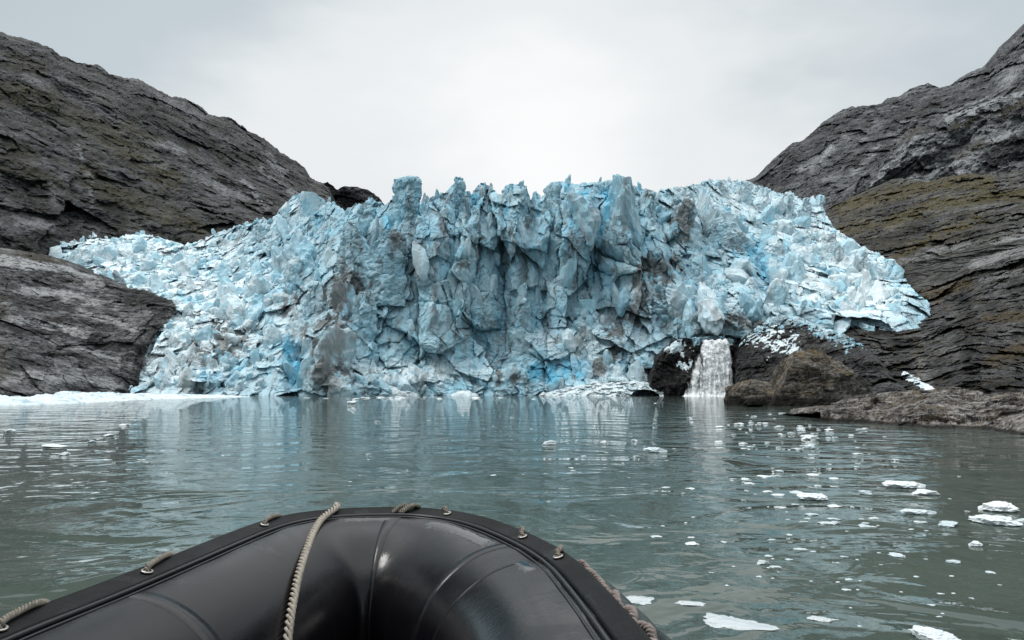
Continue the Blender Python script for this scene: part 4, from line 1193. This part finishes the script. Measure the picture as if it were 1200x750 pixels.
# hull and deck
inn = TC - NO * (RT * .55)
lf = TC[:len(TC) // 2]; rt = TC[len(TC) // 2:][::-1]
m = min(len(lf), len(rt)); lf = lf[:m]; rt = rt[:m]
s = np.linspace(0, 1, 14)[None, :, None]
dk = lf[:, None] * (1 - s) + rt[:, None] * s
mesh_from('deck', np.concatenate([dk, np.full(dk.shape[:2] + (1,), ZC - .17)], -1), quads(m, 14), M_DECK, boat)
kz = ZC - .22 - .33 * np.sin(np.pi * s[..., 0]) * np.ones((m, 1))
mesh_from('hull', np.concatenate([dk, kz[..., None]], -1), quads(m, 14, flip=True), M_DECK, boat)


def rope_mesh(path, r, pitch, name, mat, parent=None, label=None, cat=None, strands=3, fuzz=0.):
    p = spline(path, max(40, len(path) * 14)); tot = np.linalg.norm(np.diff(p, axis=0), axis=1).sum()
    n = max(24, int(tot / (pitch / 12)))
    p, t = resample(p, n)
    T = np.gradient(p, axis=0); T /= np.linalg.norm(T, axis=1, keepdims=True)
    up = np.array([0, 0, 1.]); A = np.cross(T, up); bad = np.linalg.norm(A, axis=1) < .05; A[bad] = [1, 0, 0]
    A /= np.linalg.norm(A, axis=1, keepdims=True); B = np.cross(A, T)
    V = []; Fs = []; k0 = 0; ns = 8
    for k in range(strands):
        ph = 2 * np.pi * t / pitch + 2 * np.pi * k / strands
        rr = r * .66 * (1 + fuzz * fbm(np.stack([t * 60, t * 0 + k, t * 0], -1), 2, 9))
        c = p + A * (np.cos(ph) * rr)[:, None] + B * (np.sin(ph) * rr)[:, None]
        q = np.linspace(0, 2 * np.pi, ns, endpoint=False)
        ring = c[:, None] + r * .46 * (A[:, None] * np.cos(q)[None, :, None] + B[:, None] * np.sin(q)[None, :, None])
        V.append(ring.reshape(-1, 3)); Fs.append(quads(n, ns, closed_v=True) + k0)
        caps = np.array([list(range(k0 + ns - 1, k0 - 1, -1)), list(range(k0 + (n - 1) * ns, k0 + n * ns))]); Fs.append(caps)
        k0 += n * ns
    V = np.concatenate(V)
    o = mesh_from(name, V, Fs, mat, parent, None if parent is not None else V.min(0), smooth_shade=True)
    if label: tag(o, label, cat)
    return o


def rail_pt(i, out, up):
    return np.array([*(TC[i] + NO[i] * out), ZC + RT + up])


def torus(c, axis, R, r, name, mat, parent):
    ax = np.asarray(axis, float); ax /= np.linalg.norm(ax)
    a = np.cross(ax, [0, 0, 1.]) if abs(ax[2]) < .9 else np.cross(ax, [0, 1., 0]); a /= np.linalg.norm(a); b = np.cross(ax, a)
    u = np.linspace(0, 2 * np.pi, 28, endpoint=False)[:, None, None]; v = np.linspace(0, 2 * np.pi, 10, endpoint=False)[None, :, None]
    P = c + (R + r * np.cos(v)) * (np.cos(u) * a + np.sin(u) * b) + r * np.sin(v) * ax * .8
    mesh_from(name, P, quads(28, 10, True, True), mat, parent, smooth_shade=True)


GR = [(-8, 735), (165, 666), (303, 614), (530, 599), (620, 626), (663, 650)]
gi = [near_index(*g) for g in GR]
for k, i in enumerate(gi):
    nrm = np.array([-NO[i][0] * .25, -NO[i][1] * .25, 1.])
    torus(rail_pt(i, .058, .0205), nrm, .0155, .0045, 'grommet', M_BRASS, boat)
DS = ET[1] - ET[0]
def ip(i, ds): return int(np.clip(i + ds / DS, 0, len(TC) - 1))
# the lifeline shows where it comes up through each grommet and lies over the rail before dropping outside
for k, i in enumerate(gi):
    sgn = 1 if k < 3 else -1
    ln = [.16, .17, .15, .045, .08, .07][k]
    pts = [rail_pt(i, .058, -.01), rail_pt(i, .058, .021), rail_pt(ip(i, sgn * .022), .064, .032), rail_pt(ip(i, sgn * ln * .45), .080, .0345), rail_pt(ip(i, sgn * ln), .094, .0345),
           rail_pt(ip(i, sgn * ln * 1.35), .112, .006), rail_pt(ip(i, sgn * ln * 1.6), .12, -.06)]
    rope_mesh(pts, .0092, .038, 'lifeline', M_ROPE, boat)
# rope hitched over the rail at the bow
ib = near_index(482, 595)
for dd in (-.03, 0., .028):
    j = ip(ib, dd)
    pts = [rail_pt(ip(j, -.03), .02, .012), rail_pt(ip(j, -.01), .05, .032), rail_pt(ip(j, .02), .085, .040), rail_pt(ip(j, .04), .108, .02), rail_pt(ip(j, .05), .11, -.05)]
    rope_mesh(pts, .0092, .036, 'lifeline', M_ROPE, boat)
# thick frayed rope that runs outside the rail down the far flank
i1 = near_index(672, 656)
pts = []
for d in np.linspace(.0, 1.1, 26):
    j = ip(i1, d)
    pts.append(rail_pt(j, .113 + .008 * math.sin(d * 38), .010 + .010 * math.sin(d * 47 + 1)))
rope_mesh(pts, .0115, .045, 'lifeline', M_LINE2, boat, fuzz=.6)
# the rope laid across the tube
from mathutils import Vector
from mathutils.bvhtree import BVHTree
bv = BVHTree.FromPolygons([tuple(p) for p in T3.reshape(-1, 3)], [tuple(int(k) for k in f) for f in quads(len(TC), na, closed_v=True, flip=True)])
ir = near_index(392, 597)
pth = [rail_pt(ip(ir, .03), .12, -.05), rail_pt(ip(ir, .02), .112, .018), rail_pt(ip(ir, .008), .092, .044), rail_pt(ir, .06, .040)]
for qx, qy in ((377, 612), (366, 628), (358, 645), (351, 664), (345, 684), (340, 704), (336, 724), (333, 744), (330, 765), (327, 790)):
    rd = ray(qx, qy); h = bv.ray_cast(Vector(CAM), Vector(rd).normalized())
    if h[0] is None: break
    n_ = h[1] if h[1].dot(Vector(rd)) < 0 else -h[1]
    pth.append(np.array(h[0] + n_ * .0165))
rope_mesh(pth, .0150, .085, 'rope', M_LINE, None, 'pale twisted rope laid across the black bow tube', 'rope')


# =================================================================== SKY, SUN, CAMERA
world = bpy.data.worlds.new('World'); scene.world = world; world.use_nodes = True
wt = world.node_tree; wt.nodes.clear()


def wn(typ, **kw):
    n = wt.nodes.new(typ)
    for k, v in kw.items(): setattr(n, k, v)
    return n


SUN_EL, SUN_AZ = math.radians(50), math.radians(-100)     # azimuth from +Y towards +X
out = wn('ShaderNodeOutputWorld'); bg = wn('ShaderNodeBackground'); wt.links.new(bg.outputs[0], out.inputs[0])
bg.inputs['Strength'].default_value = .1
sky = wn('ShaderNodeTexSky', sky_type='NISHITA'); sky.sun_disc = False; sky.sun_elevation = SUN_EL; sky.sun_rotation = SUN_AZ
tc = wn('ShaderNodeTexCoord')


def wmath(op, a, b=0., clamp=False):
    m = wn('ShaderNodeMath', operation=op, use_clamp=clamp)
    for k, v in enumerate((a, b)):
        if hasattr(v, 'is_output'): wt.links.new(v, m.inputs[k])
        else: m.inputs[k].default_value = v
    return m.outputs[0]


def wramp(f, stops):
    r = wn('ShaderNodeValToRGB'); e = r.color_ramp.elements; r.color_ramp.interpolation = 'EASE'
    while len(e) < len(stops): e.new(.5)
    for x, (p, c) in zip(e, stops): x.position = p; x.color = (*c, 1)
    wt.links.new(f, r.inputs[0]); return r.outputs[0]


sep = wn('ShaderNodeSeparateXYZ'); wt.links.new(tc.outputs['Generated'], sep.inputs[0])
# distance (in direction) from the thin bright part of the overcast over the glacier
vd = wn('ShaderNodeVectorMath', operation='DISTANCE'); wt.links.new(tc.outputs['Generated'], vd.inputs[0]); vd.inputs[1].default_value = (.03, .95, .31)
mpn = wn('ShaderNodeMapping'); mpn.inputs['Scale'].default_value = (1, 1, 2.4); wt.links.new(tc.outputs['Generated'], mpn.inputs[0])
nz = wn('ShaderNodeTexNoise'); nz.inputs['Scale'].default_value = 2.2; nz.inputs['Detail'].default_value = 5; nz.inputs['Roughness'].default_value = .5
wt.links.new(mpn.outputs[0], nz.inputs['Vector'])
dn = wmath('ADD', vd.outputs['Value'], wmath('MULTIPLY', wmath('SUBTRACT', nz.outputs[0], .5), .62))
K = 10.0
near = wramp(wmath('MULTIPLY', dn, 1.0), [(0.05, (1.0, 1.01, 1.01)), (.28, (.85, .88, .89)), (.50, (.57, .64, .68)), (.8, (.49, .56, .60))])
zen = wramp(sep.outputs[2], [(.50, (0, 0, 0)), (.85, (1, 1, 1))])
mixz = wn('ShaderNodeMix', data_type='RGBA'); wt.links.new(zen, mixz.inputs[0]); wt.links.new(near, mixz.inputs[6]); mixz.inputs[7].default_value = (2.2, 2.27, 2.3, 1)
sc_ = wn('ShaderNodeVectorMath', operation='SCALE'); wt.links.new(mixz.outputs[2], sc_.inputs[0]); sc_.inputs['Scale'].default_value = K
mx = wn('ShaderNodeMix', data_type='RGBA'); mx.inputs[0].default_value = .96
wt.links.new(sky.outputs[0], mx.inputs[6]); wt.links.new(sc_.outputs[0], mx.inputs[7]); wt.links.new(mx.outputs[2], bg.inputs['Color'])

sun = bpy.data.lights.new('sun', 'SUN'); sun.energy = 1.4; sun.angle = math.radians(18); sun.color = (1, .97, .93)
so = bpy.data.objects.new('sun', sun); COL.objects.link(so); so.location = (0, 0, 60)
from mathutils import Vector
sd = Vector((math.sin(SUN_AZ) * math.cos(SUN_EL), math.cos(SUN_AZ) * math.cos(SUN_EL), math.sin(SUN_EL)))
so.rotation_euler = sd.to_track_quat('Z', 'Y').to_euler()

cam = bpy.data.cameras.new('camera'); co = bpy.data.objects.new('camera', cam); COL.objects.link(co)
cam.sensor_width = 36; cam.lens = 36 * FPX / W0; cam.clip_start = .05; cam.clip_end = 6000
co.location = CAM; co.rotation_euler = (math.pi / 2 + TH, 0, 0)
scene.camera = co
scene.render.resolution_x, scene.render.resolution_y = 1024, 640
scene.view_settings.view_transform = 'Standard'; scene.view_settings.look = 'None'
scene.view_settings.exposure = 0.0; scene.view_settings.gamma = 1.0
scene.cycles.use_denoising = True
scene.cycles.max_bounces = 6; scene.cycles.diffuse_bounces = 3
